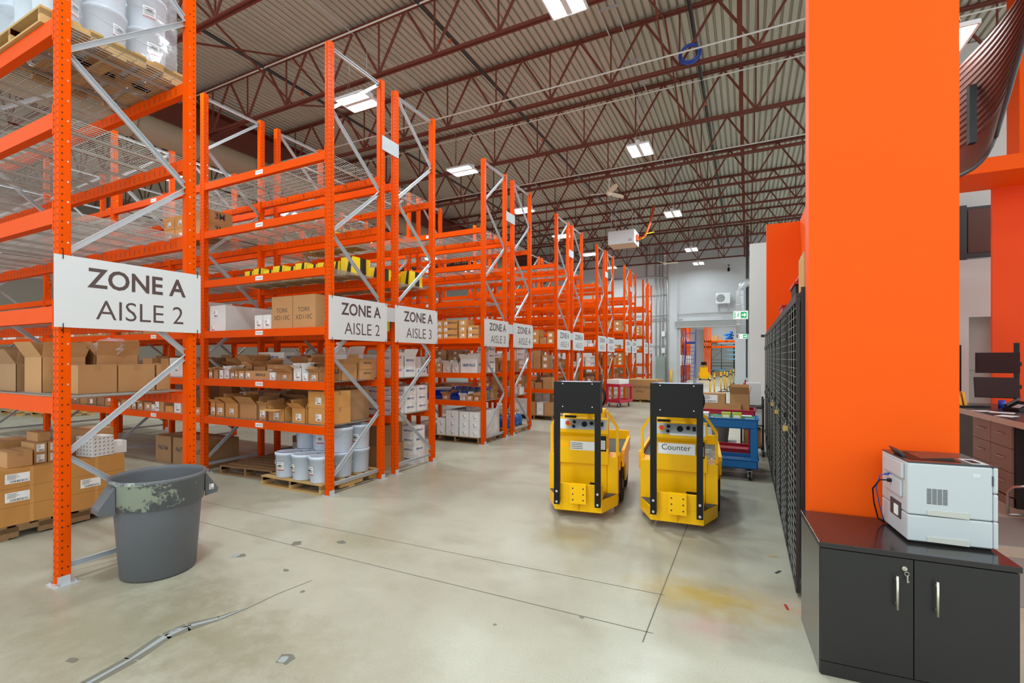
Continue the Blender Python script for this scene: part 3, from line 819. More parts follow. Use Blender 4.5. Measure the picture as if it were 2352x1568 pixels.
row_of('2', 0, 'front', .08, [(-7.12, -6.99, .28, .19, 'g', 35, .9, None), (-6.98, -6.77, .28, .19, 'g', 40, .9, None), (-6.76, -6.46, .3, .2, 'g', 30, .8, None), (-6.43, -6.05, .32, .2, 'b', 30, 0, None),
    (-6.03, -5.86, .28, .2, 'b', 20, .9, None), (-5.83, -5.50, .4, .165, 'g', 70, .9, None), (-5.36, -5.10, .3, .19, 'g', 30, .9, None)])
row_of('2', 0, 'middle', .10, [(-5.08, -4.70, .36, .21, 'g', 0, .9, None, 2)])
row_of('2', 0, 'back', .52, [(-7.1, -6.55, .4, .16, 'w', 0, 0, 'IBERVILLE', 2), (-6.4, -6.05, .4, .3, 'd', 0, 0, None), (-6.0, -5.5, .4, .25, 'd', 40, 0, None), (-5.45, -5.15, .4, .28, 'd', 0, 0, None), (-5.1, -4.78, .36, .42, 'd', 0, 0, None)])
row_of('2', 2, 'front', .06, [(-6.08, -5.91, .3, .19, 'w', 0, .9, None), (-5.905, -5.735, .3, .19, 'w', 0, .9, None)])
o = carton(-6.92, 4.19 + .5, LEVELS[2] + .0065, .37, .86, .37, 'w', 'largest white carton on third shelf of the far aisle-two rack', 0, 0, None)
l = link('shipping_label', SHIP, o, (-.05, -.4306, .25)); l.scale = (.12, .25, .1)
l = link('shipping_label', SHIP, o, (-.12, -.4306, .04)); l.scale = (.1, .25, .07)
for i, (x0, x1, t) in enumerate(((-5.725, -5.325, 'lighter'), (-5.315, -4.90, 'right'))):
    carton((x0 + x1) / 2, 4.19 + .06 + .19, LEVELS[2] + .0065, x1 - x0, .38, .42, 'b', 'tall handwritten brown carton on third shelf, %s of the pair, far aisle-two rack' % ('left' if i == 0 else 'right'), 0, 0, 'TORK', 0, None, PRINT, .085, 'XD110C')
for k in range(2):
    carton(-7.56, 4.53, LEVELS[4] + .0065 + k * .201, .52, .40, .2, 'b', '%s big brown carton with bold black print on fifth shelf, far aisle-two rack' % ('lower' if k == 0 else 'upper'), 0, 0, '3M', 0, None, PRINT, .13, face='r')
rnd_row('2', 3, 'back', .60, -7.1, -4.72, ['y'], (.19, .26), (.2, .25), (.3, .34), 0, (1, 1), 21, labp=0)
# inner bays
rnd_row('2', 0, 'front', .06, -9.68, -7.2, ['b', 'b', 'w', 'g'], (.09, .22), (.09, .2), (.2, .26), .35, (1, 1), 31, 1)
rnd_row('2', 2, 'front', .10, -9.68, -7.2, ['b', 'd', 'w'], (.25, .5), (.2, .34), (.3, .4), .3, (1, 1), 32, 1, labp=.3)
row_of('2', 4, 'front', .16, [(-8.47, -8.18, .34, .2, 'g', 0, .8, None, 2), (-8.17, -7.88, .34, .2, 'g', 0, .8, None, 2)], 1)
rnd_row('2', 1, 'front', .10, -9.58, -7.2, ['b', 'd', 'w'], (.16, .4), (.16, .3), (.3, .4), .4, (1, 1), 34, 1, labp=.5)
for i, x in enumerate((-8.6, -8.1, -7.62)):
    carton(x, 4.19 + .46, .001, .44, .5, .42, 'd', 'large dull-brown carton on the floor, %s of three, inner bay, far aisle-two rack' % ('left', 'middle', 'right')[i], 0, 0, 'NuTek', 0, None, PRINT, .1)
# --- near aisle-three rack: seen from its end
for j, yo in enumerate((.06, .36, .66)):
    rn = ('back', 'middle', 'front')[j]
    row_of('2b', 0, rn, DEPTH - yo - .29, [(-5.2, -4.96, .28, .135, 'w', 0, 0, 'IBERVILLE', 3), (-4.95, -4.71, .28, .135, 'w', 0, 0, 'IBERVILLE', 3 if j else 2)], 0, None, True)
    row_of('2b', 1, rn, DEPTH - yo - .29, [(-5.3, -5.02, .28, .17, 'w', 0, 0, 'IBERVILLE', 2), (-5.0, -4.72, .28, .19 - .03 * j, 'w', 40 if j == 1 else 0, 0, 'IBERVILLE', 2 if j < 2 else 1)], 0, None, True)
rnd_row('2b', 3, 'front', .1, -7.1, -4.7, ['y'], (.19, .26), (.2, .25), (.3, .34), 0, (1, 1), 41, labp=0, flip=True)
rnd_row('2b', 3, 'back', .58, -7.1, -4.7, ['y'], (.19, .26), (.2, .25), (.3, .34), 0, (1, 1), 42, labp=0, flip=True, dens=.6)
rnd_row('2b', 4, 'front', .2, -7.1, -5.6, ['y', 'b'], (.22, .3), (.2, .34), (.3, .34), 0, (1, 1), 43, labp=0, flip=True)
rnd_row('2b', 2, 'front', .2, -7.1, -5.2, ['y', 'd'], (.22, .3), (.2, .3), (.3, .34), 0, (1, 1), 44, labp=0, flip=True)
rnd_row('2b', 1, 'front', .2, -7.1, -5.4, ['w', 'd', 'b'], (.22, .3), (.14, .2), (.3, .34), 0, (1, 2), 45, labp=.2, flip=True, txt='IBERVILLE')
rnd_row('2b', 0, 'front', .2, -7.1, -5.3, ['w', 'd', 'b'], (.26, .4), (.14, .2), (.3, .34), .2, (1, 2), 46, labp=.2, flip=True)

# ------------------------------------------------------------------ pallets
def pallet_mesh(m):
    b = MB(); W, D = .56, .51            # half sizes; boards run along x
    for i in range(7):
        y = -D + i * (2 * D - .09) / 6; b.box(-W, W, y, y + .09, .112, .13)
    for y in (-D, -.05, D - .1): b.box(-W, W, y, y + .1, 0, .016)
    for x in (-W, -.02, W - .04):
        b.box(x, x + .04, -D + .0, -D + .17, .016, .112); b.box(x, x + .04, -.2, .2, .016, .112); b.box(x, x + .04, D - .17, D, .016, .112)
        b.box(x, x + .04, -D, D, .065, .112)
    return b.mesh('pallet', m, False)
PM, PMD = pallet_mesh(WOOD), pallet_mesh(WOODD)
def pallet(x, y, z, label, old=False, rz=0, group=None):
    o = link('pallet', PMD if old else PM, None, (x, y, z), rz); return tag(o, label, 'pallet', group)
pallet(-5.27, 4.68, .001, 'wooden pallet under the white pails on the concrete floor')
pallet(-6.54, 5.92, .001, 'worn wooden pallet under flat grey packs behind the pails', True)
pallet(-6.47, 4.80, .001, 'worn empty wooden pallet lying on the floor left of the pails', True, R(6)).scale = (.9, .9, 1)
# white pails
def pail_body(m):
    b = MB(); b.lathe([(0, .001), (.132, .001), (.138, .01), (.147, .285), (.152, .285), (.152, .30), (.147, .30), (.147, .305)], 28, 0)
    return b.mesh('pail', m)
def pail_lid(m):
    b = MB(); b.lathe([(.148, .292), (.156, .292), (.157, .322), (.150, .326), (.138, .326), (.134, .318), (0, .318)], 28, 0)
    return b.mesh('lid', m)
def pail_label():
    b = MB(); n = 8; r = .1462
    for i in range(n):
        a0, a1 = R(-109 + 38 * i / n), R(-109 + 38 * (i + 1) / n)
        for z0, z1, m in ((.10, .114, 1), (.114, .205, 0)):
            b.quad((r * math.cos(a0), r * math.sin(a0), z0), (r * math.cos(a1), r * math.sin(a1), z0), (r * math.cos(a1), r * math.sin(a1), z1), (r * math.cos(a0), r * math.sin(a0), z1), m)
        if 0 < i < 7:
            for z in (.13, .145, .16, .185):
                rr = r + .0006
                b.quad((rr * math.cos(a0), rr * math.sin(a0), z), (rr * math.cos(a1), rr * math.sin(a1), z), (rr * math.cos(a1), rr * math.sin(a1), z + .006), (rr * math.cos(a0), rr * math.sin(a0), z + .006), 2)
    return b.mesh('pail_label', [PAPER, REDP, PRINT])
def pail_handle():
    b = MB(); b.tube([(.150 * math.cos(R(a)), -.150 * math.sin(R(a)) * 1.03, .255 - .09 * math.sin(R(a))) for a in range(0, 181, 12)], .0028, 5)
    b.tube([(-.02, -.157, .165), (.02, -.157, .165)], .007, 8, 1)
    return b.mesh('handle', [GALV, BLACK])
PB, PLD, PLB, PH = pail_body(PAIL), pail_lid(PAIL), pail_label(), pail_handle()
PBW, PLW = pail_body(PAILW), pail_lid(PAILW)
def pail(x, y, z, rz, label, group=None, film=False):
    o = link('pail', PBW if film else PB, None, (x, y, z), rz); tag(o, label, 'pail', group)
    link('lid', PLW if film else PLD, o); link('pail_label', PLB, o); link('handle', PH, o)
    return o
pc = [-5.495, -5.178, -4.861]; pr = [4.315, 4.631, 4.947]
for j, y in enumerate(pr):
    for i, x in enumerate(pc):
        yy = y; xx = x
        nx, ny = ('left', 'middle', 'right')[i], ('front', 'middle', 'rear')[j]
        pail(xx, yy, .132, R(random.uniform(-25, 25)), 'white lidded pail on the pallet, bottom layer, %s row, %s one' % (ny, nx), 'white pails on the pallet')
        if j: pail(xx + .01, yy, .132 + .327, R(random.uniform(-60, 60)), 'white lidded pail stacked on top, upper layer, %s row, %s one' % (ny, nx), 'white pails on the pallet')
sheet = MB().box(-.62, .56, -.5, .5, .1305, .1318)
# wrapped pails on the top shelf of the nearest rack
zt = LEVELS[5] + .0065
pallet(-5.38, 2.13, zt, 'wooden pallet of film-wrapped pails on the top shelf of the nearest rack')
for k in range(2):
    for j in range(3):
        for i in range(3):
            pail(-5.72 + .33 * i, 1.80 + .325 * j, zt + .132 + .327 * k, R(90 + random.uniform(-30, 30)),
                 'film-wrapped white pail high on the nearest rack, %s layer, %s row, %s one' % (('lower', 'upper')[k], ('front', 'middle', 'rear')[j], ('left', 'middle', 'right')[i]), 'film-wrapped pails on the top shelf', True)
wr = MB()
for i in range(2):
    pass
cs = [(-5.90, 1.63), (-4.885, 1.63), (-4.87, 1.645), (-4.87, 2.605), (-4.885, 2.62), (-5.90, 2.62), (-5.915, 2.605), (-5.915, 1.645)]
vs = []; fs = []
for k in range(15):
    z = zt + .136 + .05 * k
    for x, y in cs: vs.append((x + random.uniform(-.006, .006), y + random.uniform(-.004, .004), z))
for k in range(14):
    for i in range(8): fs.append((k * 8 + i, k * 8 + (i + 1) % 8, (k + 1) * 8 + (i + 1) % 8, (k + 1) * 8 + i))
fs.append(tuple(14 * 8 + i for i in range(8)))
wr.add(vs, fs, 0, True)
tag(wr.build('stretch_wrap', WRAP), 'clear stretch film wound round the pails on the top shelf', 'wrap')

# --- nearest rack: second level cartons along its end, long cartons on the floor
row1 = [(1.86, 2.13), (2.135, 2.42), (2.43, 2.55)]
for i, (a, b_) in enumerate(row1):
    o = carton(-5.06, (a + b_) / 2, LEVELS[1] + .0065, .40, b_ - a - .004, .235, 'b', 'plain brown carton at the end of the lowest shelf, nearest rack, %s' % ('beside the near upright', 'in the middle', 'beside the far upright')[i], 0, 0, None)
for i, (x, y, w, d, h, op, lb) in enumerate(((-5.5, 1.95, .34, .3, .30, 15, 'tall open brown carton behind the plain ones, lowest shelf, nearest rack, front of two'), (-5.5, 2.34, .34, .34, .32, 18, 'tall open brown carton behind the plain ones, lowest shelf, nearest rack, rear of two'))):
    carton(x, y, LEVELS[1] + .0065, w, d, h, 'b', lb, op)
carton(-5.95, 1.98, LEVELS[1] + .0065, .42, .42, .24, 'd', 'open dull-brown carton with clear film, lowest shelf of the nearest rack', 30)
carton(-6.55, 2.1, LEVELS[1] + .0065, .6, .8, .40, 'd', 'largest dull-brown carton left on the lowest shelf of the nearest rack', 0)
fb = MB(); rr = random.Random(5); bmx = bmesh.new(); bmesh.ops.create_icosphere(bmx, subdivisions=3, radius=.13)
for v in bmx.verts: v.co = Vector((v.co.x * 1.2, v.co.y, v.co.z * .7)) * rr.uniform(.78, 1.15)
fm = bpy.data.meshes.new('plastic_bag'); bmx.to_mesh(fm); bmx.free(); fm.materials.append(WRAP)
tag(link('plastic_bag', fm, None, (-5.45, 2.35, LEVELS[1] + .40)), 'crumpled clear plastic bag in an open carton on the nearest rack', 'bag')
pallet(-6.62, 2.26, .001, 'worn wooden pallet under the long cartons below the nearest rack', True).scale = (.82, 1, 1)
LONG = mat('cardboard_long', C(192, 134, 66), 0.7, noise=0.1, nscale=1.5)
for k in range(3):
    for j in range(2):
        b = MB(); y0 = 1.76 + .505 * j
        b.box(-.46, .46, 0, .5, 0, .172, 0); b.box(-.4615, .4615, .235, .265, .0, .1725, 1)
        o = b.build('long_carton', [LONG, CARD2], None, (-6.62, y0, .132 + k * .174)); tag(o, 'long brown carton on the pallet below the nearest rack, %s layer, %s one' % (('bottom', 'middle', 'top')[k], ('front', 'rear')[j]), 'box')
        if (k, j) in ((2, 0), (1, 1), (1, 0)): 
            l = link('shipping_label', SHIP, o, (.4622, .15 if j == 0 else .2, .09), R(90)); l.scale = (.17, .25, .09)
zt1 = .132 + 3 * .174
o = carton(-6.55, 2.62, zt1 + .001, .34, .28, .27, 'b', 'brown carton behind the white patterned bag, on top of the long cartons', 0)
b = MB().box(-.13, .13, -.1, .1, 0, .21, 0)
for i in range(5):
    for k in range(5):
        b.bar((.131, -.08 + .04 * i, .02 + .04 * k), (.131, -.065 + .04 * i, .035 + .04 * k), .006, .001, 1, up=(1, 0, 0)); b.bar((-.11 + .05 * i, -.101, .02 + .04 * k), (-.095 + .05 * i, -.101, .035 + .04 * k), .006, .001, 1, up=(0, 1, 0))
tag(b.build('patterned_bag', [WHITEC, PRINT], None, (-6.30, 2.56, zt1 + .001), R(8)), 'white patterned bag-like carton standing on the long cartons, nearest rack', 'box')
carton(-6.28, 2.74, zt1 + .001, .16, .13, .13, 'w', 'small white carton beside the white patterned bag on the long cartons')
for i, (x, y, w, d, h) in enumerate(((-6.45, 2.12, .3, .1, .10), (-6.45, 2.225, .3, .1, .10), (-6.45, 2.12, .3, .1, .10), (-6.45, 2.225, .3, .1, .10), (-6.5, 2.17, .26, .1, .09))):
    z = zt1 + .001 + (.102 if i in (2, 3) else .204 if i == 4 else 0)
    o = carton(x, y, z, w, d - .004, h, 'b', 'narrow brown carton on the long cartons, %s' % ('front one of the lower pair', 'rear one of the lower pair', 'front one of the upper pair', 'rear one of the upper pair', 'lying on the upper pair')[i])
    if i < 4:
        l = link('shipping_label', SHIP, o, (w / 2 + .001, 0, h / 2), R(90)); l.scale = (.06, .25, .07)
carton(-6.42, 1.96, zt1 + .001, .32, .18, .15, 'b', 'brown carton on the long cartons, in front of the narrow ones')
carton(-6.88, 2.0, zt1 + .001, .34, .4, .2, 'b', 'wide brown carton at the back of the long cartons, nearest rack')
# near aisle-three rack, floor
for i, (x, y, w, d, h, st) in enumerate(((-5.75, 5.98, .5, .6, .5, 'd'), (-5.2, 5.78, .5, .5, .36, 'b'), (-5.2, 5.78, .46, .48, .3, 'd'))):
    carton(x, y, .001 if i < 2 else .363, w, d, h, st, ('tall dull-brown carton on the floor behind the pails', 'wide brown carton on the floor beside the white column, lower one', 'dull-brown carton on top of the wide floor carton')[i])
for k in range(4):
    carton(-4.86, 6.17, .001 + .151 * k, .24, .28, .15, 'w', 'white carton in the column on the floor at the near aisle-three rack, %s' % ('bottom', 'second', 'third', 'top')[k], 0, 0, 'IBERVILLE', face='fr')
for k in range(2):
    for i in range(3):
        carton(-6.90 + .36 * i, 5.9, .132 + k * .111, .35, .5, .11, 'd' if k else 'w', 'flat pack on the worn pallet behind the pails, %s layer, %s' % (('lower', 'upper')[k], ('left', 'middle', 'right')[i]), 0, .8)
# --- far aisle-three rack
pallet(-5.27, 8.0 + .52, .001, 'wooden pallet under small white cartons, far aisle-three rack', True)
for j, yo in enumerate((.02, .30, .58)):
    row_of('3', -1, ('front', 'middle', 'back')[j], yo, [(-5.72, -5.52, .27, .17, 'w', 0, .8, None, 2), (-5.50, -5.20, .27, .17, 'w', 0, .8, None, 3), (-5.18, -4.95, .27, .165, 'w', 0, .8, None, 3 if j != 1 else 4), (-4.945, -4.70, .27, .165, 'w', 0, .8, None, 3)], 0, .132)
row_of('3', 1, 'front', .06, [(-6.9, -6.6, .25, .2, 'b', 0, .8, None), (-6.55, -6.2, .25, .16, 'w', 0, .8, None, 2), (-5.98, -5.80, .25, .14, 'w', 0, .9, None, 2), (-5.78, -5.62, .25, .1, 'b', 0, .9, None, 2), (-5.60, -5.40, .25, .16, 'w', 30, .8, None), (-5.38, -5.2, .25, .14, 'w', 30, .8, None), (-5.18, -4.76, .25, .27, 'w', 20, 0, 'IBERVILLE')])
row_of('3', 1, 'back', .4, [(-7.0, -6.4, .3, .3, 'd', 0, 0, None), (-6.1, -5.75, .3, .115, 'd', 0, .8, None, 4), (-5.7, -5.35, .3, .115, 'd', 0, .8, None, 4), (-5.3, -5.02, .3, .13, 'd', 0, .8, None, 3), (-4.98, -4.72, .3, .13, 'w', 0, 0, 'IBERVILLE', 4)])
row_of('3', 2, 'front', .06, [(-6.2, -6.0, .3, .12, 'g', 0, .9, None, 2), (-5.78, -5.60, .3, .125, 'g', 0, .9, None, 3), (-5.59, -5.25, .3, .125, 'g', 0, .9, 'IBERVILLE', 3), (-5.22, -5.03, .3, .125, 'g', 0, .9, None, 3), (-5.0, -4.74, .3, .125, 'g', 0, .9, 'IBERVILLE', 2)])
row_of('3', 0, 'front', .06, [(-5.62, -5.45, .3, .1, 'b', 50, .9, None), (-5.2, -5.05, .3, .09, 'w', 60, .8, None), (-5.04, -4.88, .3, .1, 'b', 0, .9, None), (-4.87, -4.72, .3, .1, 'b', 40, .9, None)])
row_of('3', 0, 'back', .55, [(-6.2, -5.7, .3, .2, 'w', 0, 0, None), (-4.98, -4.74, .3, .16, 'b', 30, .6, None)])
def stack_bin(x, y, z, label, m=BLUEBIN, w=.26, d=.36, h=.16, rz=0):
    b = MB(); t = .005
    b.box(-w / 2, w / 2, -d / 2, d / 2, 0, t).box(-w / 2, w / 2, d / 2 - t, d / 2, 0, h)
    for s in (-1, 1):
        b.prism([(-d / 2 - .03, .07), (-d / 2 + .1, h), (d / 2, h), (d / 2, 0), (-d / 2, 0)], 'x', s * w / 2 - t / 2, s * w / 2 + t / 2)
    b.add([(-w / 2, -d / 2, 0), (w / 2, -d / 2, 0), (w / 2, -d / 2 - .03, .07), (-w / 2, -d / 2 - .03, .07), (-w / 2, -d / 2 + t, 0), (w / 2, -d / 2 + t, 0), (w / 2, -d / 2 - .03 + t, .07), (-w / 2, -d / 2 - .03 + t, .07)],
          [(0, 1, 2, 3), (7, 6, 5, 4), (0, 4, 5, 1), (1, 5, 6, 2), (2, 6, 7, 3), (3, 7, 4, 0)])
    return tag(b.build('stacking_bin', m, None, (x, y, z), rz), label, 'bin')
stack_bin(-5.84, 8.28, LEVELS[0] + .007, 'blue plastic stacking bin on lowest shelf, far aisle-three rack, left one', w=.36)
stack_bin(-5.33, 8.30, LEVELS[0] + .007, 'blue plastic stacking bin on lowest shelf, far aisle-three rack, right one', w=.22)
def jug(x, y, z, label, group, cap=BLUET, body=LTBLUE, s=1.0):
    b = MB(); b.lathe([(0, 0), (.07 * s, 0), (.075 * s, .01), (.075 * s, .06 * s), (.071 * s, .07 * s), (.075 * s, .08 * s), (.075 * s, .15 * s), (.05 * s, .19 * s), (.025 * s, .205 * s), (.025 * s, .22 * s)], 14)
    o = b.build('jug', body, None, (x, y, z)); tag(o, label, 'jug', group)
    MB().lathe([(.03 * s, .205 * s), (.03 * s, .235 * s), (0, .235 * s)], 12).build('cap', cap, o)
JUG = mat('jug_clear', C(120, 140, 160), 0.15, nmix=None, trans=.4)
for i in range(6):
    for j in range(2):
        jug(-5.62 + .16 * i, 8.48 + .16 * j, LEVELS[0] + .007, 'clear jug with blue cap, lowest shelf, far aisle-three rack, %s row, %s from left' % (('front', 'back')[j], ORD[i + 1]), 'clear jugs on the lowest shelf', BLUEBIN, JUG)
# near aisle-four rack
pallet(-5.27, 9.27 + .50, .001, 'wooden pallet under blue tubs, near aisle-four rack')
for j in range(4):
    for i in range(2):
        jug(-4.85 - .23 * i, 9.27 + .2 + .2 * j, .132, 'blue lidded tub on the pallet, near aisle-four rack, %s column, %s from front' % (('right', 'left')[i], ORD[j + 1]), 'blue tubs on the pallet', WHITEC, BLUET, 1.25)
STUFF = MB()
rnd_row('3b', 1, 'front', .1, -7.1, -4.7, ['b', 'd', 'w'], (.2, .4), (.14, .24), (.3, .4), .3, (1, 2), 61, flip=True)
rnd_row('3b', 0, 'front', .1, -7.1, -4.7, ['b', 'd', 'w', 'b'], (.14, .3), (.1, .2), (.25, .35), .4, (1, 1), 62, flip=True)
rnd_row('3b', 0, 'back', .55, -7.1, -4.75, ['b', 'd', 'w'], (.2, .4), (.1, .2), (.25, .35), .4, (1, 1), 66, flip=True)
# far aisle-four rack
rnd_row('4', 2, 'front', .06, -6.3, -4.7, ['b', 'g'], (.2, .34), (.13, .2), (.25, .35), .2, (1, 2), 63)
rnd_row('4', 1, 'front', .06, -7.1, -5.35, ['w'], (.2, .28), (.14, .16), (.25, .35), 0, (3, 4), 64, txt='IBERVILLE', labp=0)
rnd_row('4', 1, 'middle', .08, -5.33, -4.7, ['b'], (.2, .28), (.16, .2), (.25, .35), 0, (2, 3), 65)
rnd_row('4', 0, 'front', .06, -7.1, -4.7, ['b', 'b', 'd'], (.16, .3), (.14, .22), (.25, .35), .4, (1, 2), 67)
pallet(-5.27, 11.94 + .52, .001, 'wooden pallet under brown cartons, far aisle-four rack', True)
rnd_row('4', -1, 'front', .04, -5.75, -4.7, ['b', 'b', 'w'], (.2, .28), (.15, .18), (.25, .35), 0, (2, 3), 68, z=.132)
rnd_row('4', -1, 'back', .5, -5.75, -4.7, ['b', 'w'], (.2, .3), (.18, .2), (.25, .35), 0, (3, 3), 69, z=.132)
rnd_row('4b', 1, 'front', .1, -6.2, -4.7, ['b', 'd', 'w'], (.3, .5), (.2, .34), (.3, .4), .4, (1, 1), 71, flip=True)
rnd_row('4b', 0, 'front', .1, -6.2, -4.7, ['b', 'd', 'g'], (.2, .4), (.14, .24), (.3, .4), .4, (1, 2), 72, flip=True)
rnd_row('5', 2, 'front', .06, -6.6, -4.7, ['b', 'w', 'g'], (.16, .3), (.1, .2), (.25, .35), .3, (1, 2), 73)
rnd_row('5', 3, 'front', .06, -6.4, -4.9, ['b', 'd'], (.3, .5), (.2, .24), (.25, .35), .2, (1, 1), 74)
rnd_row('5', 1, 'front', .06, -6.6, -4.7, ['w', 'w', 'b'], (.2, .36), (.16, .2), (.25, .35), .3, (1, 2), 75, txt='IBERVILLE')
rnd_row('5', 0, 'front', .06, -6.6, -4.7, ['b', 'd'], (.2, .3), (.14, .24), (.25, .35), .4, (1, 2), 76)
rnd_row('5', -1, 'front', .1, -6.6, -4.75, ['b', 'd', 'w'], (.3, .45), (.24, .34), (.4, .5), 0, (1, 2), 77, z=.001)
rnd_row('5b', 1, 'front', .1, -6.2, -4.7, ['b', 'w'], (.2, .4), (.14, .24), (.3, .4), .3, (1, 2), 78, flip=True)
rnd_row('5b', 0, 'front', .1, -6.2, -4.7, ['b', 'd'], (.2, .4), (.14, .24), (.3, .4), .3, (1, 2), 79, flip=True)
rnd_row('6', 3, 'front', .06, -6.4, -4.7, ['g', 'b', 'd'], (.3, .5), (.2, .24), (.25, .35), .2, (1, 2), 81)
rnd_row('6', 2, 'front', .06, -6.4, -4.7, ['w', 'b'], (.16, .4), (.1, .26), (.25, .35), .3, (1, 1), 82)
rnd_row('6', 1, 'front', .06, -6.4, -4.7, ['b', 'g', 'w'], (.2, .3), (.14, .2), (.25, .35), .3, (1, 3), 83)
rnd_row('6', 0, 'front', .06, -6.4, -4.7, ['d', 'b'], (.3, .4), (.2, .26), (.25, .35), .1, (1, 1), 84)
rnd_row('7', 3, 'front', .06, -6.4, -4.7, ['g', 'w', 'b'], (.2, .3), (.14, .16), (.25, .35), 0, (2, 4), 85)
rnd_row('7', 2, 'front', .06, -6.4, -4.7, ['w', 'b'], (.2, .3), (.14, .2), (.25, .35), .3, (1, 1), 86)
rnd_row('7', 1, 'front', .06, -6.4, -4.7, ['d', 'b', 'w'], (.3, .4), (.16, .24), (.25, .35), 0, (2, 2), 87)
rnd_row('7', 0, 'front', .06, -6.4, -4.7, ['d', 'b'], (.4, .5), (.3, .4), (.25, .35), 0, (1, 1), 88)
for rk, xa, xb, fp in (('2', -14.6, -9.85, False), ('2b', -14.0, -7.35, True), ('3', -12.0, -7.35, False)):
    for lev in (0, 1, 2):
        for bay in range(3):
            x1 = xb - bay * PITCH; x0 = max(xa, x1 - 2.3)
            if x1 - x0 > .6: rnd_row(rk, lev, 'front', .1, x0, x1, ['b', 'd', 'w', 'b'], (.2, .5), (.14, .38), (.3, .5), .2, (1, 1 if lev else 2), 200 + lev * 7 + bay, flip=fp, labp=.5)
tag(STUFF.build('distant_cartons', STUFFM), 'mixed brown and white cartons crowding the far rack shelves', 'boxes', None, 'stuff')
STUFF = None
for i, (x, y) in enumerate(((-19.6, 6.4), (-18.1, 6.6))):
    pallet(x, y, .001, 'stray wooden pallet on the floor far beyond the racks, %s' % ('left one' if i == 0 else 'right one'))

# ------------------------------------------------------------------ grey round bin by the nearest rack
bt = thing('waste_bin', 'large grey round plastic bin with a scuffed rim band, standing at the nearest rack', 'bin', (-4.24, 2.14, 0.001), 0)
b = MB(); b.lathe([(0, 0), (.235, 0), (.25, .012), (.287, .545), (.287, .55)], 48)
b.build('body', BINM, bt)
b = MB(); b.lathe([(.287, .545), (.302, .548), (.309, .74), (.322, .745), (.326, .76), (.320, .775), (.306, .775), (.298, .76), (.296, .74), (.24, .03), (0, .025)], 48)
b.build('rim_band', BINW, bt)
for i, sx in enumerate((-1, 1)):
    b = MB(); y0 = sx * .305; yo = sx * .40
    for x in (-.075, .075):
        b.prism([(y0, .735), (y0, .53), (yo, .545), (yo + sx * .005, .58)], 'x', x - .006, x + .006)
    b.add([(-.075, yo, .545), (.075, yo, .545), (.075, yo + sx * .005, .58), (-.075, yo + sx * .005, .58), (-.075, yo - sx * .015, .54), (.075, yo - sx * .015, .54), (.075, yo - sx * .02, .60), (-.075, yo - sx * .02, .60)],
          [(0, 1, 2, 3), (7, 6, 5, 4), (0, 4, 5, 1), (1, 5, 6, 2), (2, 6, 7, 3), (3, 7, 4, 0)])
    b.add([(-.075, y0, .735), (.075, y0, .735), (.075, yo, .59), (-.075, yo, .59), (-.075, y0, .72), (.075, y0, .72), (.075, yo - sx * .01, .575), (-.075, yo - sx * .01, .575)],
          [(0, 1, 2, 3), (7, 6, 5, 4), (0, 4, 5, 1), (1, 5, 6, 2), (2, 6, 7, 3), (3, 7, 4, 0)])
    h = b.build('handle', BINM, bt)
    if sx == 1:
        l = link('sticker', SHIP, h, (.082, .352, .60), R(90)); l.scale = (.035, .2, .045)
bt.rotation_euler = (0, 0, R(-8))

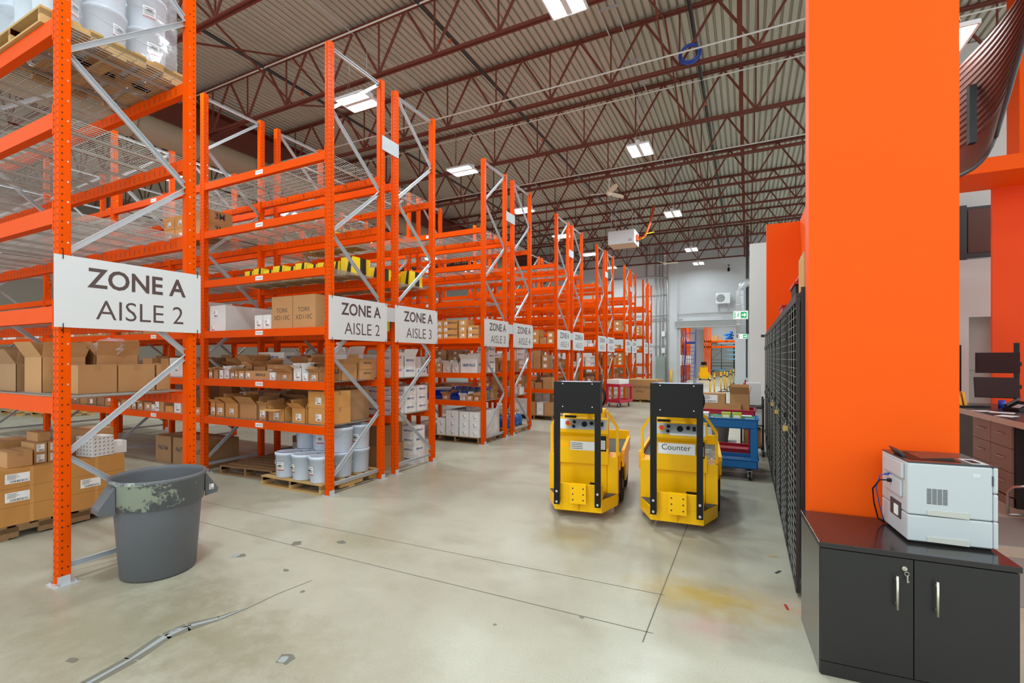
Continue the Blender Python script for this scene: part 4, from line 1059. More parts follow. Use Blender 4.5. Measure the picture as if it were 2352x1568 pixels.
# ------------------------------------------------------------------ yellow stock chasers
def tugger(x, y, rz, label, note):
    t = thing('stock_chaser', label, 'vehicle', (x, y, 0), rz)
    b = MB()                                        # chassis: bumper front, chamfers, floor, fenders, rear skirts
    b.prism([(-.25, 0), (.25, 0), (.385, .33), (.385, .50), (.36, .50), (.36, .34), (.24, .03), (-.24, .03), (-.36, .34), (-.36, .50), (-.385, .50), (-.385, .33)], 'z', .07, .20)
    b.box(-.25, .25, 0, .025, .20, .36)
    b.prism([(.025, .20), (.34, .20), (.34, .24), (.2, .25), (.06, .36), (.025, .36)], 'x', .235, .25); b.prism([(.025, .20), (.34, .20), (.34, .24), (.2, .25), (.06, .36), (.025, .36)], 'x', -.25, -.235)
    b.box(-.385, .385, .34, .62, .15, .185); b.box(-.24, .24, .03, .34, .15, .185)
    for s in (-1, 1):
        xa, xb = (.27, .387) if s > 0 else (-.387, -.27)
        b.box(xa, xb, .34, .50, .185, .60); b.box(xa, xb, .50, .62, .44, .60)
        b.box(s * .39 - .01, s * .39 + .01, .50, .60, .42, .60)
    b.box(-.42, .42, .60, 1.72, .50, .575)
    for s in (-1, 1):
        xx = s * .42
        b.prism([(.60, .60), (.60, .44), (.90, .44), (.95, .20), (1.42, .20), (1.48, .44), (1.72, .44), (1.72, .60)], 'x', xx - .012, xx + .012)
        b.box(xx - .018, xx + .018, .62, 1.72, .575, .63)
    b.box(-.42, .42, 1.70, 1.735, .44, .70)
    b.build('chassis', YEL, t, bevel=.004)
    b = MB()                                        # cowl and console
    b.box(-.265, .265, .36, .60, .185, 1.0)
    b.box(-.285, .285, .325, .36, .51, .69)
    b.prism([(.34, .815), (.29, .86), (.29, .885), (.345, 1.02), (.37, 1.03), (.37, .815)], 'x', -.285, .285)
    b.prism([(.37, 1.0), (.37, 1.04), (.42, 1.12), (.56, 1.12), (.60, 1.06), (.60, 1.0)], 'x', -.24, .24)
    cw = b.build('cowl', YEL, t, bevel=.004)
    dirn = Vector((0, .055, .135)).normalized(); nor = Vector((0, -.135, .055)).normalized()
    def on(xx, u, o=0.0):
        p = Vector((xx, .29, .885)) + dirn * u + nor * o; return p
    b = MB(); P = [on(-.265, .015, .001), on(.265, .015, .001), on(.265, .13, .001), on(-.265, .13, .001)]
    Q = [p + nor * .002 for p in P]
    b.add(P + Q, [(3, 2, 1, 0), (4, 5, 6, 7), (0, 1, 5, 4), (1, 2, 6, 5), (2, 3, 7, 6), (3, 0, 4, 7)])
    pn = b.build('control_panel', STEEL, cw)
    def knob(xx, u, r, h, m, nm, r2=None):
        b = MB(); b.tube([on(xx, u, .002), on(xx, u, h)], [r, r2 or r], 14); b.build(nm, m, cw)
    knob(-.165, .075, .034, .006, YELP, 'button_plate'); knob(-.165, .075, .018, .04, REDK, 'emergency_button', .024)
    knob(-.095, .095, .018, .022, BLACK, 'key_switch'); knob(-.10, .045, .018, .016, BLACK, 'horn_button')
    knob(.02, .075, .032, .008, BLACK, 'battery_gauge'); knob(.10, .085, .02, .02, BLACK, 'selector_knob')
    for xx in (.16, .215):
        b = MB(); p = on(xx, .08, .002); b.bar(p - dirn * .024, p + dirn * .024, .03, .014, up=nor); b.build('rocker_switch', BLACK, cw)
    b = MB().box(-.21, -.08, .345, .365, 1.02, 1.045); b.build('charge_meter', BLACK, cw)
    b = MB()
    if note:
        b.box(-.20, .17, .3205, .324, .685, .80, 0); b.text('Counter', (-.02, .3195, .755), (1, 0, 0), (0, 0, 1), .085, 1, -.004)
        b.box(-.08, .26, on(0, .01, 0).y - .008, on(0, .01, 0).y - .006, .890, .912, 0)
    else:
        b.box(-.14, .16, .3205, .324, .66, .76, 0)
        for k in range(4): b.box(-.13, .0, .3198, .3204, .675 + .02 * k, .681 + .02 * k, 1)
    b.build('paper_note', [PAPER, BLACK], cw)
    b = MB().box(.19, .26, .3205, .324, .66, .83, 0)
    b.box(.20, .25, .3198, .3204, .68, .78, 1)
    for k in range(5): b.box(.205, .245, .3192, .3198, .69 + .018 * k, .695 + .018 * k, 0)
    b.build('warning_label', [BLACK, PAPER], cw)
    for s in (-1, 1):                               # side guard frames
        b = MB()
        pts = [(s * .24, .40, 1.10), (s * .27, .40, 1.085), (s * .375, .42, .92), (s * .375, .42, .60)]
        for i in range(3): b.bar(pts[i], pts[i + 1], .03, .03, up=(0, 1, 0))
        b.bar((s * .375, .42, .605), (s * .375, .60, .605), .02, .02)
        b.build('side_guard', YEL, t)
    b = MB()                                        # grip surfaces
    b.box(-.23, .23, .03, .355, .186, .19)
    for s in (-1, 1): b.add([(s * .26, .06, .202), (s * .38, .32, .202), (s * .26, .32, .202), (s * .26, .06, .198), (s * .38, .32, .198), (s * .26, .32, .198)], [(0, 1, 2), (5, 4, 3), (0, 3, 4, 1), (1, 4, 5, 2), (2, 5, 3, 0)])
    b.build('step_grip', GRIP, t)
    MB().box(-.40, .40, .63, 1.69, .576, .582).build('deck_mat', GRIP, t)
    b = MB().box(.05, .24, .18, .34, .19, .215); b.prism([(.18, .215), (.34, .215), (.34, .30)], 'x', .08, .20)
    for k in range(5): b.box(.09 + .02 * k, .10 + .02 * k, .2, .33, .22, .235)
    b.build('foot_pedal', BLACK, t)
    b = MB()                                        # coupler plate
    b.box(-.075, .095, -.07, -.055, .17, .37); b.box(-.075, .095, -.055, 0, .36, .37); b.box(-.075, -.067, -.055, 0, .2, .36); b.box(.087, .095, -.055, 0, .2, .36)
    b.prism([(-.06, .17), (0, .17), (0, .08)], 'x', .0, .012)
    for xx in (-.045, .065):
        for z in (.21, .27, .33): b.lathe([(.009, -.0705), (0, -.0705)], 10, 1, (xx, 0, z), 'y') if False else b.disc(.009, -.0706, 10, 1, (z, xx, 0) if False else (xx, 0, z), 'y')
    b.build('coupler', [YEL, DKGREY], t)
    for s in (-1, 1):                               # mast posts
        b = MB(); xx = s * .215
        b.prism([(xx - .032, -.115), (xx + .032, -.115), (xx + .032, -.109), (xx - .026 if s < 0 else xx + .026, -.109)] if False else [(xx - .03, -.075), (xx + .03, -.075), (xx + .03, -.069), (xx - .03, -.069)], 'z', .15, 1.14)
        b.box(xx - .03, xx - .024, -.069, -.03, .16, 1.14); b.box(xx + .024, xx + .03, -.069, -.03, .16, 1.14)
        b.box(xx - .024, xx + .024, -.03, .0, .16, .36)
        p = b.build('mast_post', BLACK, t)
        b = MB()
        for z in (.18, .29): b.lathe([(.013, -.076), (.013, -.084), (0, -.086)], 8, 0, (xx, 0, z), 'y') if False else b.tube([(xx, -.075, z), (xx, -.085, z)], .013, 8)
        b.build('bolt', BOLT, p)
    b = MB().box(-.245, .245, -.077, -.071, 1.12, 1.45, 0)   # back plate and top tray
    b.box(-.245, -.239, -.071, .10, 1.12, 1.45, 0); b.box(.239, .245, -.071, .10, 1.12, 1.45, 0)
    b.box(-.245, .245, -.071, .16, 1.444, 1.45, 0)
    b.box(-.17, .15, -.05, .03, 1.45, 1.4515, 1); b.box(-.2, .2, .05, .14, 1.45, 1.451, 2)
    for xx in (-.15, .16):
        for z in (1.19, 1.43): b.disc(.006, -.0775, 8, 1, (xx, 0, z), 'y')
    b.build('backrest_plate', [BLACK, PAPER, LADB], t)
    b = MB(); sc = Vector((.07, .30, 1.26)); ax = Vector((0, -.86, .5)).normalized(); e1 = Vector((1, 0, 0)); e2 = ax.cross(e1)
    b.tube([sc + (e1 * math.cos(a) + e2 * math.sin(a)) * .18 for a in [k * PI / 16 for k in range(32)]], .015, 8, 0, False, True)
    for a in (PI / 2, PI / 2 + 2.1, PI / 2 - 2.1): b.tube([sc, sc + (e1 * math.cos(a) + e2 * math.sin(a)) * .18], .012, 6)
    b.tube([sc, sc - ax * .04], .035, 10)
    sw = b.build('steering_wheel', BLACK, t)
    b = MB(); b.tube([sc - ax * .03, Vector((.06, .44, 1.08))], .028, 10); b.build('steering_column', YEL, t)
    for s in (-1, 1):
        for yy in (.76, 1.45):
            b = MB(); xx = s * .365
            b.lathe([(.09, -.05), (.19, -.05), (.205, -.035), (.205, .035), (.19, .05), (.09, .05), (.07, .03), (0, .03)] if s > 0 else [(0, -.03), (.07, -.03), (.09, -.05), (.19, -.05), (.205, -.035), (.205, .035), (.19, .05), (.09, .05)], 26, 0, (xx, yy, .207), 'x')
            w = b.build('wheel', RUBBER, t)
            MB().lathe([(.085, .03 * s), (.06, .045 * s), (0, .045 * s)], 16, 0, (xx, yy, .207), 'x').build('hub', YEL, w)
    return t
tugger(-1.61, 4.81, R(9), 'yellow stock chaser with black mast and visible steering wheel, left of the two', False)
tugger(-.625, 4.91, R(4.7), 'yellow stock chaser with handwritten paper note, right of the two', True)
fbm = bmesh.new(); bmesh.ops.create_icosphere(fbm, subdivisions=3, radius=.1)
rr = random.Random(8)
for v in fbm.verts: v.co = Vector((v.co.x * 1.3, v.co.y, v.co.z * .6)) * rr.uniform(.75, 1.15)
fm = bpy.data.meshes.new('film_wad'); fbm.to_mesh(fm); fbm.free(); fm.materials.append(WRAP)
tag(link('film_wad', fm, None, (-.42, 5.62, .645), 0), 'crumpled clear film lying on the deck of the right yellow stock chaser', 'film')

# ------------------------------------------------------------------ carts
def caster(t, x, y, r=.062, fixed=0):
    b = MB(); b.lathe([(r * .5, -.016), (r * .92, -.016), (r, -.010), (r, .010), (r * .92, .016), (r * .5, .016)], 20, 0, (x, y, r), 'x')
    c = b.build('caster', RUBBER, t)
    b = MB().box(x - .024, x - .018, y - .02, y + .02, r * .7, r * 2.1).box(x + .018, x + .024, y - .02, y + .02, r * .7, r * 2.1).box(x - .035, x + .035, y - .04, y + .04, r * 2.1, r * 2.2)
    b.tube([(x - .03, y, r), (x + .03, y, r)], .01, 8); b.lathe([(0, -.0161), (r * .5, -.0161)], 16, 0, (x, y, r), 'x').lathe([(0, .0161), (r * .5, .0161)], 16, 0, (x, y, r), 'x')
    b.build('caster_fork', GALV, c)
def tray(name, t, w, d, z0, z1, m, lip=.03):
    b = MB(); b.box(-w / 2, w / 2, -d / 2, d / 2, z0, z0 + .02)
    b.box(-w / 2, w / 2, -d / 2, -d / 2 + .02, z0, z1).box(-w / 2, w / 2, d / 2 - .02, d / 2, z0, z1).box(-w / 2, -w / 2 + .02, -d / 2, d / 2, z0, z1).box(w / 2 - .02, w / 2, -d / 2, d / 2, z0, z1)
    b.box(-w / 2 - lip / 2, w / 2 + lip / 2, -d / 2 - lip / 2, -d / 2 + .01, z1 - .015, z1).box(-w / 2 - lip / 2, w / 2 + lip / 2, d / 2 - .01, d / 2 + lip / 2, z1 - .015, z1)
    b.box(-w / 2 - lip / 2, -w / 2 + .01, -d / 2, d / 2, z1 - .015, z1).box(w / 2 - .01, w / 2 + lip / 2, -d / 2, d / 2, z1 - .015, z1)
    b.box(-w / 2 + .02, w / 2 - .02, -d / 2 + .02, d / 2 - .02, z1 - .05, z1 - .04)
    return b.build(name, m, t, bevel=.006)
def utility_cart(x, y, rz, m, label, w, d, h, z1=.17, lowh=.13, toph=.14, postw=.09):
    t = thing('utility_cart', label, 'cart', (x, y, 0), rz)
    tray('lower_tray', t, w, d, z1, z1 + lowh, m); tray('upper_tray', t, w, d, h - toph, h, m)
    for sx in (-1, 1):
        for sy in (-1, 1):
            xx, yy = sx * (w / 2 - postw / 2), sy * (d / 2 - .03)
            b = MB(); b.prism([(xx - postw / 2, z1 + lowh - .02), (xx + postw / 2, z1 + lowh - .02), (xx + postw / 2, h - toph + .01), (xx - postw / 2, h - toph + .01)], 'y', yy - .03, yy + .03)
            b.build('corner_post', m, t, bevel=.008)
            caster(t, sx * (w / 2 - .10), sy * (d / 2 - .07))
    return t
BX, BY = -.36, 7.50
utility_cart(BX, BY, R(1), CARTB, 'blue plastic two shelf utility cart behind the right stock chaser', .98, .46, .86)
utility_cart(BX - .02, BY + .62, R(-1), CARTR, 'red plastic two shelf utility cart right behind the blue one', .98, .50, .92, .21)
rc = utility_cart(-4.02, 16.55, R(-20), CARTR, 'small pinkish red utility cart parked by the far rack ends', .56, .8, .80, .16, .10, .10, .08)
tag(MB().box(-.25, .25, -.3, .3, 0, .16).box(.27, .30, 0, .02, 0, .0).build('paper_stack', PAPER, None, (-4.06, 16.5, .802), R(-20)), 'white paper and boxes stacked on the small red cart', 'paper')
ZT = .86 - .039
for i, (x, w, h, st) in enumerate(((-.56, .13, .09, 'w'), (-.27, .12, .10, 'y'), (-.13, .12, .10, 'y'))):
    if st == 'y':
        b = MB().box(-w / 2, w / 2, -.09, .09, 0, h, 0).box(-w / 2 + .012, w / 2 - .012, -.0908, -.09, .012, h - .015, 1).box(-w / 2 + .02, w / 2 - .02, -.0914, -.0908, h * .4, h * .75, 2)
        o = b.build('bulb_box', [mat('lime_%d' % i, C(150, 178, 40), .5), YELC, PAPER], None, (x, BY - .07, ZT), R(1))
        tag(o, 'lime and yellow bulb box on the blue cart, %s of two' % ('left' if i == 1 else 'right'), 'box')
    else:
        carton(x, BY - .06, ZT, w, .2, h, 'w', 'small white carton at the left end of the blue cart tray', 0, .8)
GRNC = mat('green_box', C(70, 140, 90), .5)
for i, (x, y, w, m, lab) in enumerate(((-.70, .1, .16, 'b', 'flat blue carton'), (-.46, .06, .15, 'g', 'flat green carton'), (-.36, -.08, .14, 'g', 'low green carton'), (.03, -.06, .14, 'g', 'low green-topped carton'), (-.02, .1, .16, 'w', 'flat pale carton'))):
    b = MB().box(-w / 2, w / 2, -.07, .07, 0, .05, 0).box(-w / 2 + .01, w / 2 - .01, -.071, -.07, .01, .04, 1)
    tag(b.build('flat_box', [{'b': LADB, 'g': GRNC, 'w': PAPER}[m], PAPER], None, (x, BY + y, ZT), R(2)), lab + ' lying in the blue cart tray, %s from left' % ORD[[0, 1, 2, 4, 3][i] + 1], 'box')
ZR = .92 - .039
o = carton(-.62 + .14, BY + .58, ZR, .36, .3, .27, 'b', 'brown carton with a big white label on the red cart', 0, 0, None, R(-1)); l = link('shipping_label', SHIP, o, (-.03, -.1505, .19)); l.scale = (.21, .3, .12)
carton(-.10, BY + .60, ZR, .27, .3, .27, 'b', 'taller open brown carton on the red cart', 14)
carton(-.20, BY + .46, ZR, .24, .14, .12, 'b', 'small brown carton in front on the red cart tray', 0)
carton(-.83, BY + .56, ZR, .2, .26, .20, 'w', 'white carton at the left end of the red cart', 0)
yp = mat('paper_yellow', C(238, 224, 140), .7)
tag(MB().box(-.12, .12, -.005, .005, 0, .09).build('yellow_sheet', yp, None, (-.10, BY + .60, ZR + .2715), R(-4)), 'pale yellow sheet standing on the taller carton on the red cart', 'paper')
# things on the floor beyond the carts, against the partition
wb = MB(); wb.lathe([(0, 0), (.12, 0), (.165, .42), (.175, .425), (.17, .43), (.155, .42), (.11, .02)], 24)
tag(wb.build('small_bin', mat('bin_pale', C(168, 170, 172), .5), None, (-.42, 9.0, .25)), 'pale grey tapered bin standing behind the two carts', 'bin')
tag(MB().box(-.25, .25, -.2, .2, 0, .25).build('crate', mat('crate_grey', C(120, 118, 114), .6), None, (-.42, 9.0, .0)), 'low grey crate under the pale grey bin behind the carts', 'crate')
tag(MB().box(-.5, .35, 0, .04, 0, 1.02).build('whiteboard_sheet', WHITEC, None, (-.85, 9.35, .001), R(3)), 'large white sheet standing behind the red cart', 'board')
dl = thing('wire_shelf_cart', 'dark wheeled shelf frame with cartons behind the blue cart, beside the cage', 'cart', (.08, 9.45, 0))
b = MB()
for sx in (-1, 1):
    for sy in (-1, 1): b.box(sx * .17 - .015, sx * .17 + .015, sy * .25 - .015, sy * .25 + .015, .10, 1.0)
b.build('frame', DKGREY, dl)
for z in (.14, .52, .86): MB().box(-.185, .185, -.265, .265, z, z + .02).build('shelf', DKGREY, dl)
for sx in (-1, 1):
    for sy in (-1, 1): caster(dl, sx * .17, sy * .25, .048)
carton(.10, 9.40, .881, .24, .3, .38, 'w', 'tall white carton on the dark shelf frame beside the cage', 0, 0)
carton(.10, 9.40, .541, .26, .34, .28, 'w', 'white carton on the middle of the dark shelf frame', 0, 0)
carton(.08, 9.40, .161, .28, .36, .30, 'b', 'brown carton at the bottom of the dark shelf frame', 0, 0)
pt = MB().box(-.6, .6, -.5, .5, .13, .87, 0)
pt.text('CARDBOARD', (0, -.5012, .58), (1, 0, 0), (0, 0, 1), .13, 1, .0); pt.text('ONLY', (0, -.5012, .42), (1, 0, 0), (0, 0, 1), .13, 1, .0)
tag(pt.build('gaylord_box', [CARD, PRINT], None, (-3.62, 18.9, .004), R(-6)), 'big brown cardboard-collection carton on a pallet near the far racks', 'box')
pallet(-3.62, 18.9, .001, 'wooden pallet under the big cardboard-collection carton', rz=R(-6))
stack_bin(-4.28, 12.4, .62, 'blue plastic tub on a low rack shelf seen past the left stock chaser', w=.3, d=.4, h=.25) if False else None

# ------------------------------------------------------------------ mesh fronted lockers along the alcove
CX, CY0, CY1, CH = .34, 3.88, 10.42, 2.16
ck = thing('cage_locker', 'long row of black mesh-fronted storage lockers along the orange alcove', 'locker', (CX, CY0, 0))
LN = CY1 - CY0
MB().box(.0, .545, 0, .022, .04, CH + .04).build('end_panel', CAGEP, ck)
b = MB().box(.525, .545, .022, LN, .04, CH).box(.02, .545, .022, LN, CH - .02, CH).box(.02, .545, .022, LN, .03, .05).box(.02, .545, LN - .02, LN, .03, CH)
for k in range(1, 7): b.box(.03, .545, k * LN / 7 - .01, k * LN / 7 + .01, .05, CH)
for z in (.55, 1.05, 1.55): b.box(.06, .53, .03, LN - .02, z, z + .015)
b.build('carcass', CAGEI, ck)
for k in range(7):
    y0 = .03 + k * (LN - .04) / 7; y1 = .03 + (k + 1) * (LN - .04) / 7
    b = MB()
    for y in (y0 + .012, y1 - .012): b.box(-.028, -.004, y - .011, y + .011, .03, CH - .02)
    b.box(-.028, -.004, y0, y1, .03, .055); b.box(-.03, .0, y0, y1, CH - .06, CH - .02)
    b.box(-.03, .02, y0 - .004, y1, CH - .02, CH)
    d = b.build('door', PIPEB, ck)
    b = MB(); z = .10; t = .0019
    while z < CH - .08: b.box(-.018 - t, -.018 + t, y0 + .02, y1 - .02, z - t, z + t); z += .0635
    n = int((y1 - y0 - .04) / .29)
    for i in range(1, n + 1):
        y = y0 + .02 + (y1 - y0 - .04) * i / (n + 1); b.box(-.024 - t, -.024 + t, y - t, y + t, .055, CH - .06)
    b.build('wire_panel', CAGEM, d)
    for z in (.25, 1.0, 1.85): MB().box(-.036, -.004, y1 - .02, y1 - .004, z, z + .07).build('hinge', BLACK, d)
    MB().box(-.038, -.02, y0 + .0, y0 + .05, 1.17, 1.22).build('hasp', BLACK, d)
for y, lab in ((4.47, 'nearest'), (5.79, 'middle'), (6.70, 'farthest')):
    p = MB().box(-.018, .018, -.022, .022, 0, .042); o = p.build('padlock', BRASS, None, (CX - .06, y, 1.105)); tag(o, 'brass padlock on the mesh lockers, %s of the three' % lab, 'padlock')
    MB().tube([(0, -.014, .04), (0, -.014, .062), (0, -.007, .074), (0, .007, .074), (0, .014, .062), (0, .014, .04)], .0035, 8).build('shackle', STEEL, o)
rb = MB()
def tote(x, y, z, w, d, h, m, label, lid=None, rz=0):
    t = .006; b = MB()
    b.prism([(-w / 2 + .02, 0), (w / 2 - .02, 0), (w / 2, h), (-w / 2, h)], 'y', -d / 2, d / 2)
    o = b.build('storage_tote', m, None, (x, y, z), rz, .006); tag(o, label, 'tote')
    b = MB().box(-w / 2 - .012, w / 2 + .012, -d / 2 - .012, d / 2 + .012, h, h + .025)
    if lid == 'dome': b.prism([(-w / 2, h + .025), (w / 2, h + .025), (w / 2 - .05, h + .12), (-w / 2 + .05, h + .12)], 'y', -d / 2, d / 2)
    b.build('lid', EXTRED, o, bevel=.006); return o
tote(.60, 5.35, CH + .001, .40, .5, .22, BLACK, 'black tote with a bulging red lid on top of the lockers', 'dome')
tote(.62, 7.9, CH + .001, .36, .55, .26, EXTRED, 'red tote on top of the lockers, farther back')
carton(.60, 4.12, CH + .041, .48, .38, .26, 'g', 'large folded brown carton on top of the lockers beside the orange pillar', 0)
carton(.70, 4.6, CH + .001, .30, .3, .30, 'b', 'smaller brown carton on top of the lockers behind the large one', 0)
pk = MB().box(-.06, .0, -.02, .02, 0, .05).tube([(0, 0, .03), (.1, 0, .03)], .01, 6)
tag(pk.build('door_hook', CAGEP, None, (.30, 10.30, 2.10)), 'small dark hook bracket at the far end of the locker tops', 'hook')

# ------------------------------------------------------------------ black cabinet, printer
cbt = thing('storage_cabinet', 'black two door office cabinet under the printer, against the orange pillar', 'cabinet', (.735, 3.322, 0), R(3.5))
W, D, H = .402, .288, .715
b = MB().box(-W, W, -D + .02, D, .06, H - .03).box(-W + .0, W, -D + .02, D, .0, .06)
b.build('carcass', CABM, cbt)
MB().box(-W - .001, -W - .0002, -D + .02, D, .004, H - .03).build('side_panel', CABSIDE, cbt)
MB().box(-W - .006, W + .006, -D - .006, D, H - .028, H).build('top', CABTOP, cbt, bevel=.002)
MB().box(-W + .002, W - .002, -D + .004, -D + .02, .004, .075).build('plinth', CABM, cbt)
for s in (-1, 1):
    x0, x1 = (-W + .002, -.002) if s < 0 else (.002, W - .002)
    d = MB().box(x0, x1, -D, -D + .018, .08, H - .034).build('door', CABM, cbt, bevel=.0015)
    hx = -.075 if s < 0 else .085
    b = MB().tube([(hx, -D - .03, .43), (hx, -D - .03, .60)], .006, 10)
    for z in (.455, .575): b.tube([(hx, -D - .03, z), (hx, -D, z)], .0045, 8)
    b.build('handle', NICKEL, d)
    if s < 0:
        b = MB().tube([(-.04, -D, .635), (-.04, -D - .012, .635)], .011, 14).tube([(-.04, -D - .012, .635), (-.04, -D - .022, .635)], .004, 8)
        l = b.build('lock', NICKEL, d)
        b = MB(); b.tube([(-.034 + .009 * math.cos(a), -D - .02, .614 + .010 * math.sin(a)) for a in [k * PI / 8 for k in range(16)]], .0015, 6, 0, False, True)
        b.box(-.034, -.029, -D - .021, -D - .019, .57, .605).box(-.033, -.024, -D - .021, -D - .019, .573, .578)
        b.build('key', NICKEL, l)
# printer with an extra paper tray
pr_ = thing('printer', 'white laser printer with extra paper tray standing on the black cabinet', 'printer', (.935, 3.395, .7155), R(6))
PW, PD = .188, .178
pr_.scale = (1, 1, 1.11)
b = MB()
b.box(-PW, PW - .022, -PD, PD, .012, .135); b.box(PW - .021, PW, -PD, PD, .012, .135)
lt = b.build('lower_tray', PRTW, pr_, bevel=.006)
MB().box(-PW + .02, PW - .02, -PD + .02, PD - .02, 0, .013).build('foot_base', BLACK, pr_)
b = MB(); b.box(-PW, PW - .022, -PD, PD, .138, .385); b.box(PW - .021, PW, -PD, PD, .138, .262); b.box(PW - .021, PW, -PD, PD, .265, .385)
bd = b.build('body', PRTW, pr_, bevel=.008)
b = MB()
for k in range(12):
    for i in range(4): b.box(-.105 + i * .0225, -.105 + i * .0225 + .019, -PD - .0012, -PD + .002, .195 + k * .0062, .195 + k * .0062 + .0034)
b.build('vent_grille', DKGREY, bd)
for z, par in ((.128, bd), (.012, lt)):
    b = MB(); z0 = .150 if par is bd else .024
    b.prism([(-.105, z0 - .008), (.07, z0 - .012), (.07, z0 + .016), (-.105, z0 + .014)], 'y', -PD - .004, -PD + .004)
    b.build('grip_recess', mat('grip_shade%d' % int(z * 1000), C(186, 184, 174), .6), par)
b = MB().box(.085, .115, -PD - .001, -PD + .002, .335, .352); b.build('badge', mat('badge_grey', C(200, 204, 208), .3), bd)
b = MB().box(PW - .026, PW - .021, -PD - .001, -PD + .01, .30, .345); b.build('latch', DKGREY, bd)
b = MB().prism([(-PW, .386), (PW, .386), (PW, .392), (-PW, .392)], 'y', -PD, PD)
tp = b.build('top_cover', PRTD, bd, bevel=.004)
b = MB().box(-PW + .03, .06, -PD + .05, PD - .05, .3925, .3935, 0)
b.prism([(-PW + .04, .393), (-PW + .02, .415), (-PW + .0, .43), (-PW - .005, .425), (-PW + .02, .393)], 'y', -.06, .06, 1)
b.prism([(-.1, .393), (.05, .393), (.05, .404)], 'y', -.08, .1, 1)
b.build('output_tray', [BLACK, PRTD], tp)
b = MB().box(.09, .16, -PD + .02, -PD + .16, .3925, .394, 0).box(.10, .135, -PD + .04, -PD + .12, .394, .3955, 1); b.build('touch_panel', [PRTW, SCREEN], tp)
b = MB().box(-PW - .012, -PW, -.12, .10, .205, .285, 0).box(-PW - .014, -PW, -.14, .12, .30, .375, 0); b.build('rear_door', PRTW, bd, bevel=.004)
b = MB().box(-PW - .004, -PW + .001, -.10, .04, .09, .17, 0).box(-PW - .008, -PW - .004, -.07, -.02, .10, .15, 1); b.build('rear_socket', [DKGREY, PAPER], bd)
cb = MB(); cb.tube([(-PW - .01, .0, .26), (-PW - .06, .02, .255), (-PW - .085, .05, .20), (-PW - .07, .08, .12), (-PW - .04, .11, .03), (-PW - .0, .14, .006)], .004, 8)
cb.tube([(-PW - .004, .0, .26), (-PW - .03, .008, .259)], .010, 8)
cb.build('power_cord', BLACK, pr_)
cb = MB(); cb.tube([(-PW - .01, .04, .285), (-PW - .05, .05, .275), (-PW - .06, .08, .2), (-PW - .03, .12, .1), (-PW - .0, .145, .01)], .003, 8)
cb.tube([(-PW - .004, .04, .285), (-PW - .03, .044, .282)], .006, 8)
cb.build('network_cable', LADB, pr_)

# ------------------------------------------------------------------ office counter behind the pillar
ct = thing('service_counter', 'dark counter with steel edge and drawers behind the orange pillar', 'counter', (2.66, 5.6, 0))
L2 = 4.2
b = MB().box(0, .85, 0, L2, .945, 1.0, 0); b.build('counter_top', COUNTER, ct)
MB().box(-.012, 0, 0, L2, .935, 1.002).build('steel_edge', COUNTEDGE, ct)
b = MB().box(.06, .85, 2.78, L2, .10, .944, 0).box(.10, .85, 2.78, L2, 0, .1, 0).box(.06, .85, 1.70, 1.735, 0, .944, 0).box(.5, .85, .02, 2.78, 0, .944, 0)
b.build('carcass', CAGEP, ct)
MB().box(.035, .05, 1.735, 2.79, 0, .10).build('kick_plate', DRAWM, ct)
b = MB().box(.06, .5, 1.74, 2.78, .1, .944); b.build('drawer_case', DKGREY, ct)
for c in range(2):
    for r in range(3):
        y0 = 1.745 + .52 * c; z0 = .115 + .275 * r
        d = MB().box(.035, .058, y0 + .003, y0 + .515, z0, z0 + .27).build('drawer', DRAWM, ct, bevel=.002)
        MB().tube([(.035, y0 + .17, z0 + .15), (.012, y0 + .18, z0 + .15), (.012, y0 + .34, z0 + .15), (.035, y0 + .35, z0 + .15)], .006, 8).build('handle', STEEL, d)
# monitors on a pole
def monitor(x, y, z, tilt, label, rz):
    t = thing('monitor', label, 'monitor', (x, y, z), rz)
    b = MB().box(-.235, .235, -.012, .02, -.15, .15); b.box(-.1, .1, .02, .045, -.09, .09); o = b.build('housing', BLACK, t, bevel=.004)
    b = MB().box(-.228, .228, -.0135, -.012, -.140, .144); b.build('screen', SCREEN, o)
    o.rotation_euler = (tilt, 0, 0); return t
mp_ = thing('monitor_pole', 'black monitor pole standing on the counter behind two stacked monitors', 'stand', (3.52, 9.45, 1.001))
MB().box(-.12, .12, -.1, .1, 0, .02).build('base', BLACK, mp_); MB().box(-.025, .025, -.02, .02, .02, .92).build('pole', BLACK, mp_)
b = MB()
for z in (.28, .61): b.box(-.22, .04, -.04, -.02, z - .03, z + .03)
b.build('arm', BLACK, mp_)
monitor(3.27, 9.33, 1.63, 0, 'upper dark monitor of the stacked pair on the counter', R(-4))
monitor(3.25, 9.30, 1.27, R(-14), 'lower tilted dark monitor of the stacked pair on the counter', R(-8))
MB().box(-.02, .02, -.02, .02, 0, .9).build('pole_stub', BLACK, None, (2.93, 9.6, 1.001))
tag(bpy.data.objects['pole_stub'], 'second black monitor pole half hidden by the orange pillar', 'stand'); bpy.data.objects['pole_stub'].name = 'slim_pole'
ph = thing('desk_phone', 'black desk phone on the counter in front of the monitors', 'phone', (3.20, 8.55, 1.001), R(-60))
b = MB(); b.prism([(-.11, 0), (.11, 0), (.11, .12), (.09, .125), (-.11, .03)], 'x', -.1, .1); b.build('body', BLACK, ph, bevel=.004)
MB().tube([(-.075, -.09, .065), (-.075, -.05, .085), (-.075, .06, .135), (-.075, .10, .15)], [.024, .016, .016, .024], 10).build('handset', DKGREY, ph)
b = MB()
for i in range(3):
    for j in range(4): b.box(-.01 + .03 * i, .012 + .03 * i, -.08 + .025 * j, -.064 + .025 * j, .05 + .01 * j, .056 + .0105 * j)
b.build('keypad', PAPER, ph)
